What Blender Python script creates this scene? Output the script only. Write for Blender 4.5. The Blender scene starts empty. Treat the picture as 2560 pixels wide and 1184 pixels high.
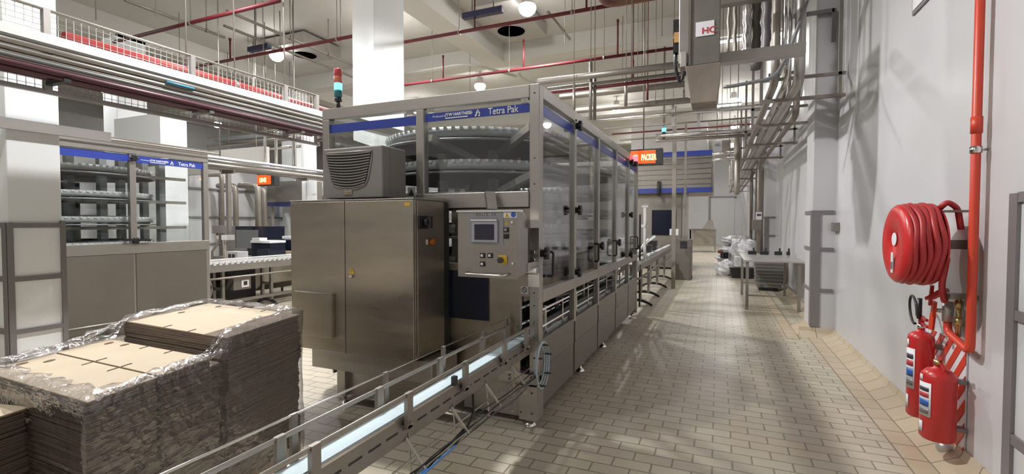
import bpy, bmesh, math, random
from math import sin, cos, pi, atan, radians, sqrt
from mathutils import Vector, Matrix
random.seed(7)
SC = bpy.context.scene
COL = SC.collection

# ---------------------------------------------------------------- camera
FPX, EYE = 1200.0, 1.6
YAW, PITCH = atan(515 / FPX), -atan(36 / FPX)
cam = bpy.data.objects.new('camera', bpy.data.cameras.new('camera'))
COL.objects.link(cam); SC.camera = cam
cam.data.sensor_fit = 'HORIZONTAL'; cam.data.sensor_width = 36
cam.data.lens = 36 * FPX / 2560
cam.data.clip_start = .05; cam.data.clip_end = 200
cam.location = (0, 0, EYE); cam.rotation_euler = (pi / 2 + PITCH, 0, YAW)
FW = Vector((-sin(YAW) * cos(PITCH), cos(YAW) * cos(PITCH), sin(PITCH)))
RT = Vector((cos(YAW), sin(YAW), 0)); UP = RT.cross(FW); EYEV = Vector((0, 0, EYE))

def P(px, py, x=None, y=None, z=None):
    """the place in the hall, on one plane x= / y= / z=, that the photograph shows at (px, py)"""
    d = FW * FPX + RT * (px - 1280) - UP * (py - 592)
    for ax, v in ((0, x), (1, y), (2, z)):
        if v is not None:
            return EYEV + d * ((v - EYEV[ax]) / d[ax])

# ---------------------------------------------------------------- world, exposure, lamps
w = bpy.data.worlds.new('world'); SC.world = w; w.use_nodes = True
w.node_tree.nodes['Background'].inputs[0].default_value = (.93, .96, 1, 1)
w.node_tree.nodes['Background'].inputs[1].default_value = .35
SC.view_settings.view_transform = 'Standard'; SC.view_settings.look = 'None'
SC.view_settings.gamma = 1; SC.view_settings.exposure = 0.45
SC.cycles.use_denoising = True
SC.cycles.max_bounces = 8; SC.cycles.diffuse_bounces = 4; SC.cycles.glossy_bounces = 4
SC.cycles.transparent_max_bounces = 24; SC.cycles.transmission_bounces = 4
SC.cycles.sample_clamp_indirect = 6; SC.cycles.caustics_reflective = False; SC.cycles.caustics_refractive = False
LAMP_W = 265
LAMPS = [(-11.46, 9.93), (-3.9, 9.94), (-7.6, 14.91), (.7, 14.85), (.5, 20.5), (.7, 26), (-11.6, 17), (-7.6, 9.93), (-3.9, 4.1),
         (-7.6, 4.9), (-3.9, -.5), (-7.6, -.5), (-3.9, 20), (-7.6, 22), (-22.05, 15.66), (-16, 6), (.7, 32), (-4, 28)]
LAMP_Z = 6.3
LAMP_K = {1: 1.8, 3: .35, 4: .7, 5: .8, 8: 3.3, 9: .8, 10: .8, 11: .3, 14: .8}      # lamps behind the camera are weaker or shaded

# ---------------------------------------------------------------- materials
def mat(name, col, rough=.5, metal=0., noise=0., nscale=8., stretch=(1, 1, 1), bump=0., spec=.5, emit=None, es=1., rnoise=0.):
    m = bpy.data.materials.new(name); m.use_nodes = True
    nt = m.node_tree; b = nt.nodes['Principled BSDF']
    c = tuple(col) + (1,)
    b.inputs['Base Color'].default_value = c
    b.inputs['Roughness'].default_value = rough; b.inputs['Metallic'].default_value = metal
    b.inputs['Specular IOR Level'].default_value = spec
    if emit:
        b.inputs['Emission Color'].default_value = tuple(emit) + (1,); b.inputs['Emission Strength'].default_value = es
    if noise or bump or rnoise:
        tc = nt.nodes.new('ShaderNodeTexCoord'); mp = nt.nodes.new('ShaderNodeMapping'); mp.inputs['Scale'].default_value = stretch
        nz = nt.nodes.new('ShaderNodeTexNoise'); nz.inputs['Scale'].default_value = nscale; nz.inputs['Detail'].default_value = 5
        nt.links.new(tc.outputs['Object'], mp.inputs[0]); nt.links.new(mp.outputs[0], nz.inputs['Vector'])
        if noise:
            r = nt.nodes.new('ShaderNodeMapRange'); r.inputs[1].default_value = .3; r.inputs[2].default_value = .7
            r.inputs[3].default_value = 1 - noise; r.inputs[4].default_value = 1 + noise
            mx = nt.nodes.new('ShaderNodeVectorMath'); mx.operation = 'SCALE'; mx.inputs[0].default_value = col
            nt.links.new(nz.outputs[0], r.inputs[0]); nt.links.new(r.outputs[0], mx.inputs['Scale']); nt.links.new(mx.outputs[0], b.inputs['Base Color'])
        if rnoise:
            r = nt.nodes.new('ShaderNodeMapRange'); r.inputs[1].default_value = .3; r.inputs[2].default_value = .7
            r.inputs[3].default_value = max(.05, rough - rnoise); r.inputs[4].default_value = rough + rnoise
            nt.links.new(nz.outputs[0], r.inputs[0]); nt.links.new(r.outputs[0], b.inputs['Roughness'])
        if bump:
            bp = nt.nodes.new('ShaderNodeBump'); bp.inputs['Strength'].default_value = bump; bp.inputs['Distance'].default_value = .01
            nt.links.new(nz.outputs[0], bp.inputs['Height']); nt.links.new(bp.outputs[0], b.inputs['Normal'])
    return m

def glassy(name, tint, fac_face, fac_edge, rough=.03, bump=0, bscale=10, gloss=(1, 1, 1)):
    """clear sheet: see-through, with the reflection growing at grazing angles"""
    m = bpy.data.materials.new(name); m.use_nodes = True; nt = m.node_tree; nt.nodes.clear()
    o = nt.nodes.new('ShaderNodeOutputMaterial'); mx = nt.nodes.new('ShaderNodeMixShader')
    t = nt.nodes.new('ShaderNodeBsdfTransparent'); t.inputs[0].default_value = tuple(tint) + (1,)
    g = nt.nodes.new('ShaderNodeBsdfGlossy'); g.inputs['Roughness'].default_value = rough; g.inputs[0].default_value = tuple(gloss) + (1,)
    lw = nt.nodes.new('ShaderNodeLayerWeight'); lw.inputs[0].default_value = .35
    r = nt.nodes.new('ShaderNodeMapRange'); r.inputs[3].default_value = fac_face; r.inputs[4].default_value = fac_edge
    nt.links.new(lw.outputs['Facing'], r.inputs[0]); nt.links.new(r.outputs[0], mx.inputs[0])
    nt.links.new(t.outputs[0], mx.inputs[1]); nt.links.new(g.outputs[0], mx.inputs[2]); nt.links.new(mx.outputs[0], o.inputs[0])
    if bump:
        tc = nt.nodes.new('ShaderNodeTexCoord'); nz = nt.nodes.new('ShaderNodeTexNoise'); nz.inputs['Scale'].default_value = bscale; nz.inputs['Detail'].default_value = 4
        bp = nt.nodes.new('ShaderNodeBump'); bp.inputs['Strength'].default_value = bump; bp.inputs['Distance'].default_value = .03
        nt.links.new(tc.outputs['Object'], nz.inputs['Vector']); nt.links.new(nz.outputs[0], bp.inputs['Height'])
        nt.links.new(bp.outputs[0], g.inputs['Normal']); nt.links.new(bp.outputs[0], lw.inputs['Normal'])
    return m

def brick(name, c1, c2, cm, bw, rh, mortar, swap=False, offset=.5, rough=.4):
    m = bpy.data.materials.new(name); m.use_nodes = True; nt = m.node_tree; b = nt.nodes['Principled BSDF']
    tc = nt.nodes.new('ShaderNodeTexCoord'); sep = nt.nodes.new('ShaderNodeSeparateXYZ'); cb = nt.nodes.new('ShaderNodeCombineXYZ')
    nt.links.new(tc.outputs['Object'], sep.inputs[0])
    nt.links.new(sep.outputs[1 if swap else 0], cb.inputs[0]); nt.links.new(sep.outputs[0 if swap else 1], cb.inputs[1])
    br = nt.nodes.new('ShaderNodeTexBrick'); br.inputs['Scale'].default_value = 1; br.inputs['Brick Width'].default_value = bw
    br.inputs['Row Height'].default_value = rh; br.inputs['Mortar Size'].default_value = mortar; br.offset = offset
    br.inputs['Color1'].default_value = c1 + (1,); br.inputs['Color2'].default_value = c2 + (1,); br.inputs['Mortar'].default_value = cm + (1,)
    nt.links.new(cb.outputs[0], br.inputs['Vector'])
    nz = nt.nodes.new('ShaderNodeTexNoise'); nz.inputs['Scale'].default_value = .9; nz.inputs['Detail'].default_value = 6
    nt.links.new(tc.outputs['Object'], nz.inputs['Vector'])
    r = nt.nodes.new('ShaderNodeMapRange'); r.inputs[1].default_value = .45; r.inputs[2].default_value = .75; r.inputs[4].default_value = .55
    nt.links.new(nz.outputs[0], r.inputs[0])
    mx = nt.nodes.new('ShaderNodeMix'); mx.data_type = 'RGBA'; mx.blend_type = 'MULTIPLY'
    nt.links.new(r.outputs[0], mx.inputs[0]); nt.links.new(br.outputs[0], mx.inputs[6]); mx.inputs[7].default_value = (.72, .58, .46, 1)
    nt.links.new(mx.outputs[2], b.inputs['Base Color'])
    r2 = nt.nodes.new('ShaderNodeMapRange'); r2.inputs[3].default_value = rough - .1; r2.inputs[4].default_value = rough + .15
    nt.links.new(nz.outputs[0], r2.inputs[0]); nt.links.new(r2.outputs[0], b.inputs['Roughness'])
    bp = nt.nodes.new('ShaderNodeBump'); bp.inputs['Strength'].default_value = .5; bp.inputs['Distance'].default_value = .004; bp.invert = True
    nt.links.new(br.outputs['Fac'], bp.inputs['Height']); nt.links.new(bp.outputs[0], b.inputs['Normal'])
    return m

M = {}
M['floor'] = brick('floor_tiles', (.57, .515, .41), (.50, .45, .355), (.27, .23, .17), .245, .125, .006)
M['cove'] = brick('cove_tiles', (.58, .49, .36), (.53, .45, .33), (.27, .23, .17), .245, .4, .006, swap=True, offset=0)
M['wall'] = mat('white_wall', (.585, .585, .60), .32, noise=.02, nscale=1.5)
M['ceiling'] = mat('ceiling_paint', (.57, .555, .52), .8, noise=.05, nscale=.8)
M['beam'] = mat('beam_paint', (.68, .665, .625), .8)
M['column'] = mat('column_paint', (.86, .885, .90), .5)
M['guard'] = mat('grey_guard', (.23, .215, .22), .45, .3)
M['steel'] = mat('brushed_steel', (.44, .405, .355), .34, .92, noise=.10, nscale=3, stretch=(1, 1, 1), rnoise=.08)
M['brush'] = mat('brushed_door', (.40, .36, .30), .34, .9, noise=.13, nscale=2.2, stretch=(.6, .6, 3.2), rnoise=.09)
M['frame'] = mat('satin_frame', (.43, .41, .38), .38, .85, noise=.04, nscale=4)
M['panel'] = mat('grey_panel', (.27, .25, .225), .42, .75, noise=.05, nscale=2)
M['dsteel'] = mat('dull_steel', (.33, .31, .285), .45, .8, noise=.1, nscale=3)
M['shiny'] = mat('polished_steel', (.75, .74, .73), .16, 1.)
M['pipe'] = mat('steel_pipe', (.34, .31, .275), .46, .7)
M['pipe_dull'] = mat('galvanised_pipe', (.30, .275, .24), .5, .5)
M['duct'] = mat('duct_sheet', (.50, .48, .46), .4, .6, noise=.08, nscale=2)
M['hcbox'] = mat('stained_steel_box', (.19, .175, .16), .5, .4, noise=.12, nscale=2.5)
M['hcbase'] = mat('stained_funnel', (.33, .285, .245), .55, .4, noise=.3, nscale=2.2)
M['red'] = mat('fire_red', (.56, .03, .03), .3, spec=.5)
M['redhose'] = mat('hose_red', (.42, .03, .035), .42)
M['redpipe'] = mat('red_pipe', (.62, .06, .03), .38)
M['spr'] = mat('sprinkler_red', (.13, .012, .018), .5)
M['maroon'] = mat('maroon_pipe', (.085, .028, .04), .45)
M['white'] = mat('white_plastic', (.8, .8, .8), .4)
M['label'] = mat('label_white', (.75, .74, .78), .5)
M['black'] = mat('black_plastic', (.02, .02, .022), .35)
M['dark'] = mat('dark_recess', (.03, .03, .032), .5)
M['navy'] = mat('dark_window', (.012, .015, .03), .12)
M['blue'] = mat('blue_band', (.035, .06, .33), .35)
M['bluefilm'] = mat('blue_tube', (.05, .2, .5), .3)
M['belt'] = mat('pale_belt', (.72, .86, .92), .3)
M['chain'] = mat('slat_chain', (.55, .56, .56), .35)
M['ring'] = mat('ring_plastic', (.5, .515, .52), .4)
M['ringd'] = mat('ring_guide', (.26, .27, .28), .4, .3)
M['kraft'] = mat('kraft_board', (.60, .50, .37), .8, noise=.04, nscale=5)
M['kraft_shaded'] = mat('board_edges_shaded', (.185, .145, .11), .85, noise=.45, nscale=6, stretch=(.5, .5, 30))  # kraft edges, darkened to carry the shade and film on the pile sides
M['kraft_in'] = mat('board_cut', (.15, .09, .05), .8)
M['wood'] = mat('pallet_wood', (.42, .30, .18), .75, noise=.2, nscale=8, stretch=(1, 6, 6))
M['hmi'] = mat('hmi_steel', (.36, .335, .305), .36, .85, noise=.06, nscale=3, stretch=(.5, .5, 3))
M['hmiplate'] = mat('hmi_plate', (.30, .30, .31), .4, .3)
M['bezel'] = mat('screen_bezel', (.36, .37, .43), .4)
M['screen'] = mat('screen_glass', (.02, .02, .035), .1)
M['yellow'] = mat('yellow', (.72, .45, .03), .4)
M['signblue'] = mat('sign_blue', (.03, .12, .42), .4)
M['orange'] = mat('orange', (.55, .14, .01), .4)
M['brass'] = mat('brass', (.55, .42, .2), .3, .9)
M['signtext'] = mat('white_lettering', (.78, .8, .85), .5)
M['redtext'] = mat('red_lettering', (.5, .05, .06), .5)
M['darktext'] = mat('dark_lettering', (.05, .05, .06), .5)
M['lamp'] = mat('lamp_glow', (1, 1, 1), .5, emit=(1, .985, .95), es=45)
M['tube'] = mat('tube_glow', (1, 1, 1), .5, emit=(1, 1, 1), es=5)
M['cyan'] = mat('cyan_lit', (.1, .6, .9), .4, emit=(.08, .55, 1), es=3.2)
M['tealoff'] = mat('teal_lens', (.02, .16, .17), .3)
M['redlens'] = mat('red_lens', (.5, .05, .07), .3)
M['amberlens'] = mat('amber_lens', (.6, .16, .1), .3)
M['redlit'] = mat('red_lit', (.9, .1, .1), .4, emit=(1, .08, .1), es=3)
M['ledback'] = mat('led_back', (.35, .02, .0), .4, emit=(1, .07, .005), es=1.3)
M['ledtext'] = mat('led_text', (1, .8, .2), .4, emit=(1, .72, .18), es=3.5)
M['amberlit'] = mat('amber_lit', (1, .5, .05), .4, emit=(1, .42, .04), es=3)
M['glass'] = glassy('clear_panel', (.93, .945, .94), .02, .45)
M['sideglass'] = glassy('smoked_panel', (.80, .82, .83), .05, .5, rough=.05)
M['film'] = glassy('stretch_film', (.90, .90, .93), .07, .55, rough=.13, bump=.9, bscale=14)
M['bag'] = glassy('clear_bag', (.8, .8, .83), .30, .8, rough=.3, bump=1, bscale=18, gloss=(.85, .85, .88))
M['cooler'] = mat('cooler_grey', (.26, .25, .235), .45, .2)
M['main_red'] = mat('main_red', (.30, .028, .025), .5)
M['lower'] = mat('lower_sheet', (.19, .172, .148), .45, .5, noise=.08, nscale=1.5)
M['grout'] = mat('grout', (.25, .21, .155), .8)
M['bin'] = mat('grey_bin', (.17, .16, .15), .5)
M['tabletop'] = mat('table_steel', (.62, .61, .61), .3, .8)
M['canister'] = mat('white_canister', (.75, .73, .68), .4)

# ---------------------------------------------------------------- mesh helpers
def woff(o):
    v = Vector((0, 0, 0))
    while o is not None:
        v += Vector(o.location); o = o.parent
    return v

class MB:
    def __init__(s): s.v = []; s.f = []; s.sm = []; s.pc = []
    def add(s, vs, fs, smooth=False):
        s.pc.append((len(s.v), len(s.v) + len(vs)))
        n = len(s.v); s.v += [Vector(p) for p in vs]
        s.f += [tuple(i + n for i in f) for f in fs]; s.sm += [smooth] * len(fs); return s
    def box(s, x0, x1, y0, y1, z0, z1):
        x0, x1 = sorted((x0, x1)); y0, y1 = sorted((y0, y1)); z0, z1 = sorted((z0, z1))
        return s.hexa([(x0, y0, z0), (x1, y0, z0), (x1, y1, z0), (x0, y1, z0), (x0, y0, z1), (x1, y0, z1), (x1, y1, z1), (x0, y1, z1)])
    def hexa(s, p):
        return s.add(p, [(0, 3, 2, 1), (4, 5, 6, 7), (0, 1, 5, 4), (1, 2, 6, 5), (2, 3, 7, 6), (3, 0, 4, 7)])
    def cb(s, c, d, rz=0, mx=None):
        c = Vector(c); h = Vector(d) / 2; R = mx if mx is not None else Matrix.Rotation(rz, 3, 'Z')
        return s.hexa([c + R @ Vector((a * h.x, b * h.y, e * h.z)) for e in (-1, 1) for a, b in ((-1, -1), (1, -1), (1, 1), (-1, 1))])
    def bar(s, a, b, w, h=None):
        """rectangular bar from a to b"""
        a, b = Vector(a), Vector(b); h = h or w; d = (b - a).normalized()
        u = d.cross(Vector((0, 0, 1)))
        u = Vector((1, 0, 0)) if u.length < 1e-3 else u.normalized()
        v = u.cross(d)
        q = [a + u * i * w / 2 + v * j * h / 2 for i, j in ((-1, -1), (1, -1), (1, 1), (-1, 1))]
        return s.hexa([q[0], q[1], q[2], q[3], *(p + (b - a) for p in q)])
    def tube(s, pts, r, n=10, caps=True, closed=False):
        pts = [Vector(p) for p in pts]; m = len(pts)
        rr = r if isinstance(r, (list, tuple)) else [r] * m
        t0 = (pts[1] - pts[0]).normalized(); u = t0.orthogonal().normalized(); rings = []
        for i, p in enumerate(pts):
            if closed: t = (pts[(i + 1) % m] - pts[i - 1]).normalized()
            else: t = (pts[min(i + 1, m - 1)] - pts[max(i - 1, 0)]).normalized()
            u = (u - t * u.dot(t)).normalized(); v = t.cross(u)
            rings.append([p + (u * cos(2 * pi * k / n) + v * sin(2 * pi * k / n)) * rr[i] for k in range(n)])
        vs = [q for g in rings for q in g]; fs = []
        for i in range(m if closed else m - 1):
            j = (i + 1) % m
            for k in range(n): fs.append((i * n + k, i * n + (k + 1) % n, j * n + (k + 1) % n, j * n + k))
        if caps and not closed: s.add(vs, [], True); nb = len(s.v) - len(vs)
        else: s.add(vs, [], True); nb = len(s.v) - len(vs)
        for f in fs: s.f.append(tuple(i + nb for i in f)); s.sm.append(True)
        if caps and not closed:
            s.f.append(tuple(nb + k for k in range(n))[::-1]); s.sm.append(False)
            s.f.append(tuple(nb + (m - 1) * n + k for k in range(n))); s.sm.append(False)
        return s
    def lathe(s, prof, c, ax='Z', n=24, flip=False):
        """prof = [(r, h), ...] turned about an axis through c"""
        c = Vector(c); vs = []; fs = []
        for r, h in prof:
            for k in range(n):
                a = 2 * pi * k / n; p = (r * cos(a), r * sin(a), h)
                if ax == 'X': p = (h, p[0], p[1])
                if ax == 'Y': p = (p[0], h, p[1])
                vs.append(c + Vector(p))
        for i in range(len(prof) - 1):
            for k in range(n): fs.append((i * n + k, i * n + (k + 1) % n, (i + 1) * n + (k + 1) % n, (i + 1) * n + k))
        s.add(vs, fs, True); nb = len(s.v) - len(vs)
        s.f.append(tuple(nb + k for k in range(n))[::-1]); s.sm.append(False)
        s.f.append(tuple(nb + (len(prof) - 1) * n + k for k in range(n))); s.sm.append(False)
        return s
    def cyl(s, a, b, r, n=16): return s.tube([a, b], r, n)
    def prism(s, poly, z0, z1, ax='Z'):
        """poly in the plane across ax, swept z0..z1 along it (Z: xy, Y: xz, X: yz)"""
        def q(p, h): return {'Z': (p[0], p[1], h), 'Y': (p[0], h, p[1]), 'X': (h, p[0], p[1])}[ax]
        n = len(poly); vs = [q(p, z0) for p in poly] + [q(p, z1) for p in poly]
        return s.add(vs, [tuple(range(n))[::-1], tuple(range(n, 2 * n))] + [(k, (k + 1) % n, n + (k + 1) % n, n + k) for k in range(n)])
    def pieces(s):
        """the separate pieces in this mesh: shapes whose boxes touch count as one"""
        bb = []
        for a, b in s.pc:
            q = s.v[a:b]; bb.append(([min(p[i] for p in q) - .002 for i in range(3)], [max(p[i] for p in q) + .002 for i in range(3)]))
        g = list(range(len(bb)))
        def root(i):
            while g[i] != i: i = g[i]
            return i
        for i in range(len(bb)):
            for j in range(i):
                if all(bb[i][0][k] <= bb[j][1][k] and bb[j][0][k] <= bb[i][1][k] for k in range(3)): g[root(i)] = root(j)
        out = {}
        for i in range(len(bb)): out.setdefault(root(i), []).append(s.pc[i])
        return list(out.values())
    def build(s, name, m, parent=None, bevel=0, **kw):
        if parent is not None and 1 < len(s.pc) <= 60 and name not in ('slats', 'mark', 'side_slot', 'blanks', 'wire_mesh', 'louvre', 'coil'):
            gs = s.pieces()
            if len(gs) > 1:
                res = None
                for g in gs:
                    t = MB(); ids = []; mp = {}
                    for a, b in g:
                        for i in range(a, b): mp[i] = len(t.v); t.v.append(s.v[i])
                    t.pc = [(0, len(t.v))]
                    for f, sm in zip(s.f, s.sm):
                        if f[0] in mp: t.f.append(tuple(mp[i] for i in f)); t.sm.append(sm)
                    o = t.build(name, m, parent, bevel, **kw); res = res or o
                return res
        if parent is None:
            xs = [p.x for p in s.v]; ys = [p.y for p in s.v]; zs = [p.z for p in s.v]
            o0 = Vector(((min(xs) + max(xs)) / 2, (min(ys) + max(ys)) / 2, min(zs)))
        else: o0 = woff(parent)
        me = bpy.data.meshes.new(name); me.from_pydata([p - o0 for p in s.v], [], s.f)
        me.polygons.foreach_set('use_smooth', s.sm)
        bm = bmesh.new(); bm.from_mesh(me); bmesh.ops.recalc_face_normals(bm, faces=bm.faces); bm.to_mesh(me); bm.free()
        me.materials.append(M[m] if isinstance(m, str) else m)
        o = bpy.data.objects.new(name, me); COL.objects.link(o)
        if parent is None: o.location = o0
        else: o.parent = parent
        if bevel:
            b = o.modifiers.new('bevel', 'BEVEL'); b.width = bevel; b.segments = 2; b.limit_method = 'ANGLE'
        for k, v in kw.items(): o[k] = v
        return o

def thing(name, label, cat, loc, group=None):
    o = bpy.data.objects.new(name, None); COL.objects.link(o); o.location = loc; o.empty_display_size = .1
    o['label'] = label; o['category'] = cat
    if group: o['group'] = group
    return o
def tag(o, label, cat, group=None):
    o['label'] = label; o['category'] = cat
    if group: o['group'] = group
    return o
def struct(name, mb, m, bevel=0):
    o = mb.build(name, m, None, bevel); o['kind'] = 'structure'; return o
def copy_thing(root, loc, label, group=None):
    r = root.copy(); COL.objects.link(r); r.location = loc; r['label'] = label
    if group: r['group'] = group
    for ch in list(root.children):
        c = ch.copy(); COL.objects.link(c); c.parent = r
        for g in list(ch.children):
            d = g.copy(); COL.objects.link(d); d.parent = c
    return r
def text(name, s, size, loc, rot, m, parent, depth=.002, sx=1., bold=0., align='LEFT'):
    cu = bpy.data.curves.new(name, 'FONT'); cu.body = s; cu.size = size; cu.extrude = depth; cu.offset = bold; cu.align_x = align
    t = bpy.data.objects.new(name + '_src', cu); COL.objects.link(t)
    dg = bpy.context.evaluated_depsgraph_get(); me = bpy.data.meshes.new_from_object(t.evaluated_get(dg))
    bpy.data.objects.remove(t)
    me.transform(Matrix.Diagonal((sx, 1, 1, 1))); me.transform(rot.to_matrix().to_4x4() if hasattr(rot, 'to_matrix') else rot)
    me.transform(Matrix.Translation(Vector(loc) - woff(parent)))
    me.materials.clear(); me.materials.append(M[m]); me.name = name
    o = bpy.data.objects.new(name, me); COL.objects.link(o); o.parent = parent
    return o
from mathutils import Euler
FACE_Y = Euler((pi / 2, 0, 0))            # lettering read from -Y
FACE_X = Euler((pi / 2, 0, pi / 2))       # lettering read from +X
FACE_NX = Euler((pi / 2, 0, -pi / 2))     # lettering read from -X
def bend(pts, r=.08, n=4):
    """round the corners of a polyline"""
    pts = [Vector(p) for p in pts]; out = [pts[0]]
    for i in range(1, len(pts) - 1):
        a, b, c = pts[i - 1], pts[i], pts[i + 1]
        d1 = (a - b); d2 = (c - b); k = min(r, d1.length * .45, d2.length * .45)
        p, q = b + d1.normalized() * k, b + d2.normalized() * k
        for j in range(n + 1):
            t = j / n; out.append(p * (1 - t) ** 2 + b * 2 * t * (1 - t) + q * t * t)
    return out + [pts[-1]]
def lerp(a, b, t): return Vector(a) * (1 - t) + Vector(b) * t

# ================================================================ THE ROOM
WX = 1.5                                   # right wall face
struct('floor', MB().box(-26, 2.2, -6, 44, -.2, 0), 'floor')
struct('ceiling', MB().box(-26, 2.2, -6, 44, 6.8, 7.0), 'ceiling')
struct('wall_right', MB().box(WX, 1.8, -6, 44, -.1, 6.9), 'wall')
struct('wall_far', MB().box(-26, 2.2, 38, 38.3, -.1, 6.9), 'wall')
struct('wall_left', MB().box(-26, -25.7, -6, 44, -.1, 6.9), 'wall')
struct('wall_back', MB().box(-26, 2.2, -6, -5.7, -.1, 6.9), 'wall')
# pilasters along the right wall, then the tile cove that follows them
PIL = [(7.9, 8.5), (15.4, 16.0), (22.9, 23.5), (30.4, 31)]
for i, (a, b) in enumerate(PIL):
    struct('trim_pilaster_%d' % (i + 1), MB().box(1.23, WX + .05, a, b, -.05, 6.85), 'wall')
mb = MB()
def cove(x, y0, y1): mb.prism([(x + .01, -.02), (x + .01, .12), (x - .012, .12), (x - .03, .07), (x - .18, .001), (x - .18, -.02)], y0, y1, 'Y')
def cove_y(y, x0, x1): mb.prism([(y + .01, -.02), (y + .01, .12), (y - .012, .12), (y - .03, .07), (y - .18, .001), (y - .18, -.02)], x0, x1, 'X')
ys = -6
for a, b in PIL:
    cove(WX, ys, a); cove(1.23, a - .03, b); cove_y(a, 1.08, WX); ys = b
cove(WX, ys, 38)
struct('baseboard_right', mb, 'cove')
struct('trim_grout', MB().box(1.165, 1.33, -6, 7.72, -.01, .002).box(.895, 1.06, 7.56, 38, -.01, .002), 'grout')
struct('trim_floor_border', MB().box(1.173, 1.312, -6, 7.72, -.01, .0045).box(.903, 1.042, 7.56, 38, -.01, .0045), 'cove')
# beams and columns
for i, (a, b) in enumerate([(12.9, 13.4), (21, 21.5), (29, 29.5)]):
    struct('trim_crossbeam_%d' % (i + 1), MB().box(-25.8, 1.6, a, b, 6.3, 6.85), 'beam')
struct('trim_beam_1', MB().box(-6.45, -5.8, -5.8, 13, 6.28, 6.85), 'beam')
struct('trim_beam_2', MB().box(-14.6, -14, -5.8, 38, 6.3, 6.85), 'beam')
struct('trim_column_1', MB().box(-6.75, -6.1, 2.27, 2.67, -.05, 6.4), 'column', .008)
struct('trim_column_2', MB().box(-6.62, -6.1, 7.5, 8.46, -.05, 6.4), 'column', .008)
struct('trim_column_3', MB().box(-14.6, -14.0, 7.3, 8.0, -.05, 6.4), 'column', .008)
struct('trim_column_4', MB().box(-14.6, -14.0, 12.8, 13.5, -.05, 6.4), 'column', .008)
struct('baseboard_column', MB().box(-6.77, -6.08, 2.25, 2.69, 0, .12).box(-6.64, -6.08, 7.48, 8.48, 0, .12), 'cove')
# lower partition on the left with grey framed white panels
struct('wall_partition', MB().box(-15.2, -15, 3, 38, -.05, 3.3), 'wall')
struct('wall_partition_rear', MB().box(-15, -9.2, 15.2, 15.4, -.05, 3.1), 'wall')
mb = MB()
for k in range(14): mb.box(-15.02, -14.9, 3.4 + 1.45 * k, 3.5 + 1.45 * k, 0, 2.7)
for z in (.9, 1.75, 2.65): mb.box(-15.02, -14.93, 3.4, 22.4, z, z + .05)
struct('trim_partition_frames', mb, 'guard')
mb = MB()
for k in range(7): mb.box(-14.6 + .85 * k, -14.53 + .85 * k, 15.1, 15.22, 0, 2.7)
for z in (1.0, 2.65): mb.box(-14.6, -9.3, 15.12, 15.22, z, z + .05)
struct('trim_partition_rear_frames', mb, 'guard')
# grey guard grids on pilaster, columns and near wall
def guard_L(cx, cy, dx, dy, sx, sy, zs, name, label):
    """corner guard: a vertical angle at corner (cx,cy), rails running sx along x and sy along y"""
    t = thing(name, label, 'corner guard', (cx, cy, 0))
    m = MB(); e = .02
    m.box(cx - dx * .0, cx + dx * .09, cy - e * dy, cy, .13, zs[-1] + .05).box(cx - e * dx, cx, cy - e * dy, cy + dy * .09, .13, zs[-1] + .05)
    m.build('corner_strip', 'guard', t)
    for z in zs:
        m = MB().box(cx + dx * .09, cx + dx * sx, cy - e * dy * .8, cy - .001 * dy, z, z + .05).box(cx - e * dx * .8, cx - .001 * dx, cy + dy * .09, cy + dy * sy, z, z + .05)
        m.build('rail', 'guard', t)
    return t
t = guard_L(1.23, 7.9, 1, 1, .25, .6, (.62, 1.2, 1.72), 'corner_guard', 'grey metal corner guard with three rails on the white pilaster nearest the camera')
t = guard_L(1.23, 15.4, 1, 1, .25, .6, (.62, 1.2, 1.72), 'corner_guard', 'grey corner guard on the second pilaster, behind the steel table')
t = thing('column_guard', 'grey metal guard grid around the foot of the white column at far left', 'corner guard', (-6.1, 2.27, 0))
m = MB().box(-6.19, -6.09, 2.25, 2.27, .12, 1.6).box(-6.1, -6.078, 2.25, 2.295, .12, 1.6); m.build('corner_strip', 'guard', t)
MB().box(-6.1, -6.08, 2.65, 2.69, .12, 1.62).build('end_strip', 'guard', t)
for z in (.54, 1.04, 1.55): MB().box(-6.72, -6.19, 2.252, 2.27, z, z + .05).box(-6.1, -6.082, 2.295, 2.65, z, z + .045).build('rail', 'guard', t)
t = thing('wall_guard', 'grey metal guard grid on the white wall at the right edge', 'corner guard', (1.5, 3.0, 0))
MB().box(1.482, 1.5, 3.46, 3.54, .1, 1.76).build('post', 'guard', t)
for z in (.39, 1.07, 1.71): MB().box(1.484, 1.5, 2.1, 3.46, z, z + .055).build('rail', 'guard', t)
# high L brackets on the pilasters
def bracket(px, py, px2, y, lab):
    a = P(px, py, y=y); b = P(px2, py, y=y); x1 = min(b.x, 1.49)
    MBt = MB().bar((a.x - .1, y, a.z), (x1, y, a.z), .05).bar((x1, y - .0, a.z + .02), (x1, y, a.z - .42), .05)
    MBt.bar((x1, y, a.z - .1), (x1, y + .2, a.z - .1), .03)
    return tag(MBt.build('wall_bracket', 'guard'), lab, 'bracket')
bracket(2003, 38, 2085, 7.84, 'grey L shaped bracket high on the nearest white pilaster')
bracket(1935, 186, 1994, 11.2, 'grey L shaped bracket on the wall beyond the nearest pilaster')
# far wall door and its frames
struct('door_1', MB().box(-.5, 1.05, 37.9, 38.02, 0, 3.4), 'wall')
struct('trim_door', MB().box(-.62, -.5, 37.85, 38, 0, 3.5).box(-.55, 1.2, 37.85, 38, 3.4, 3.5).box(-4, -.6, 37.9, 38, 3.6, 3.7), 'guard')
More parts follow.
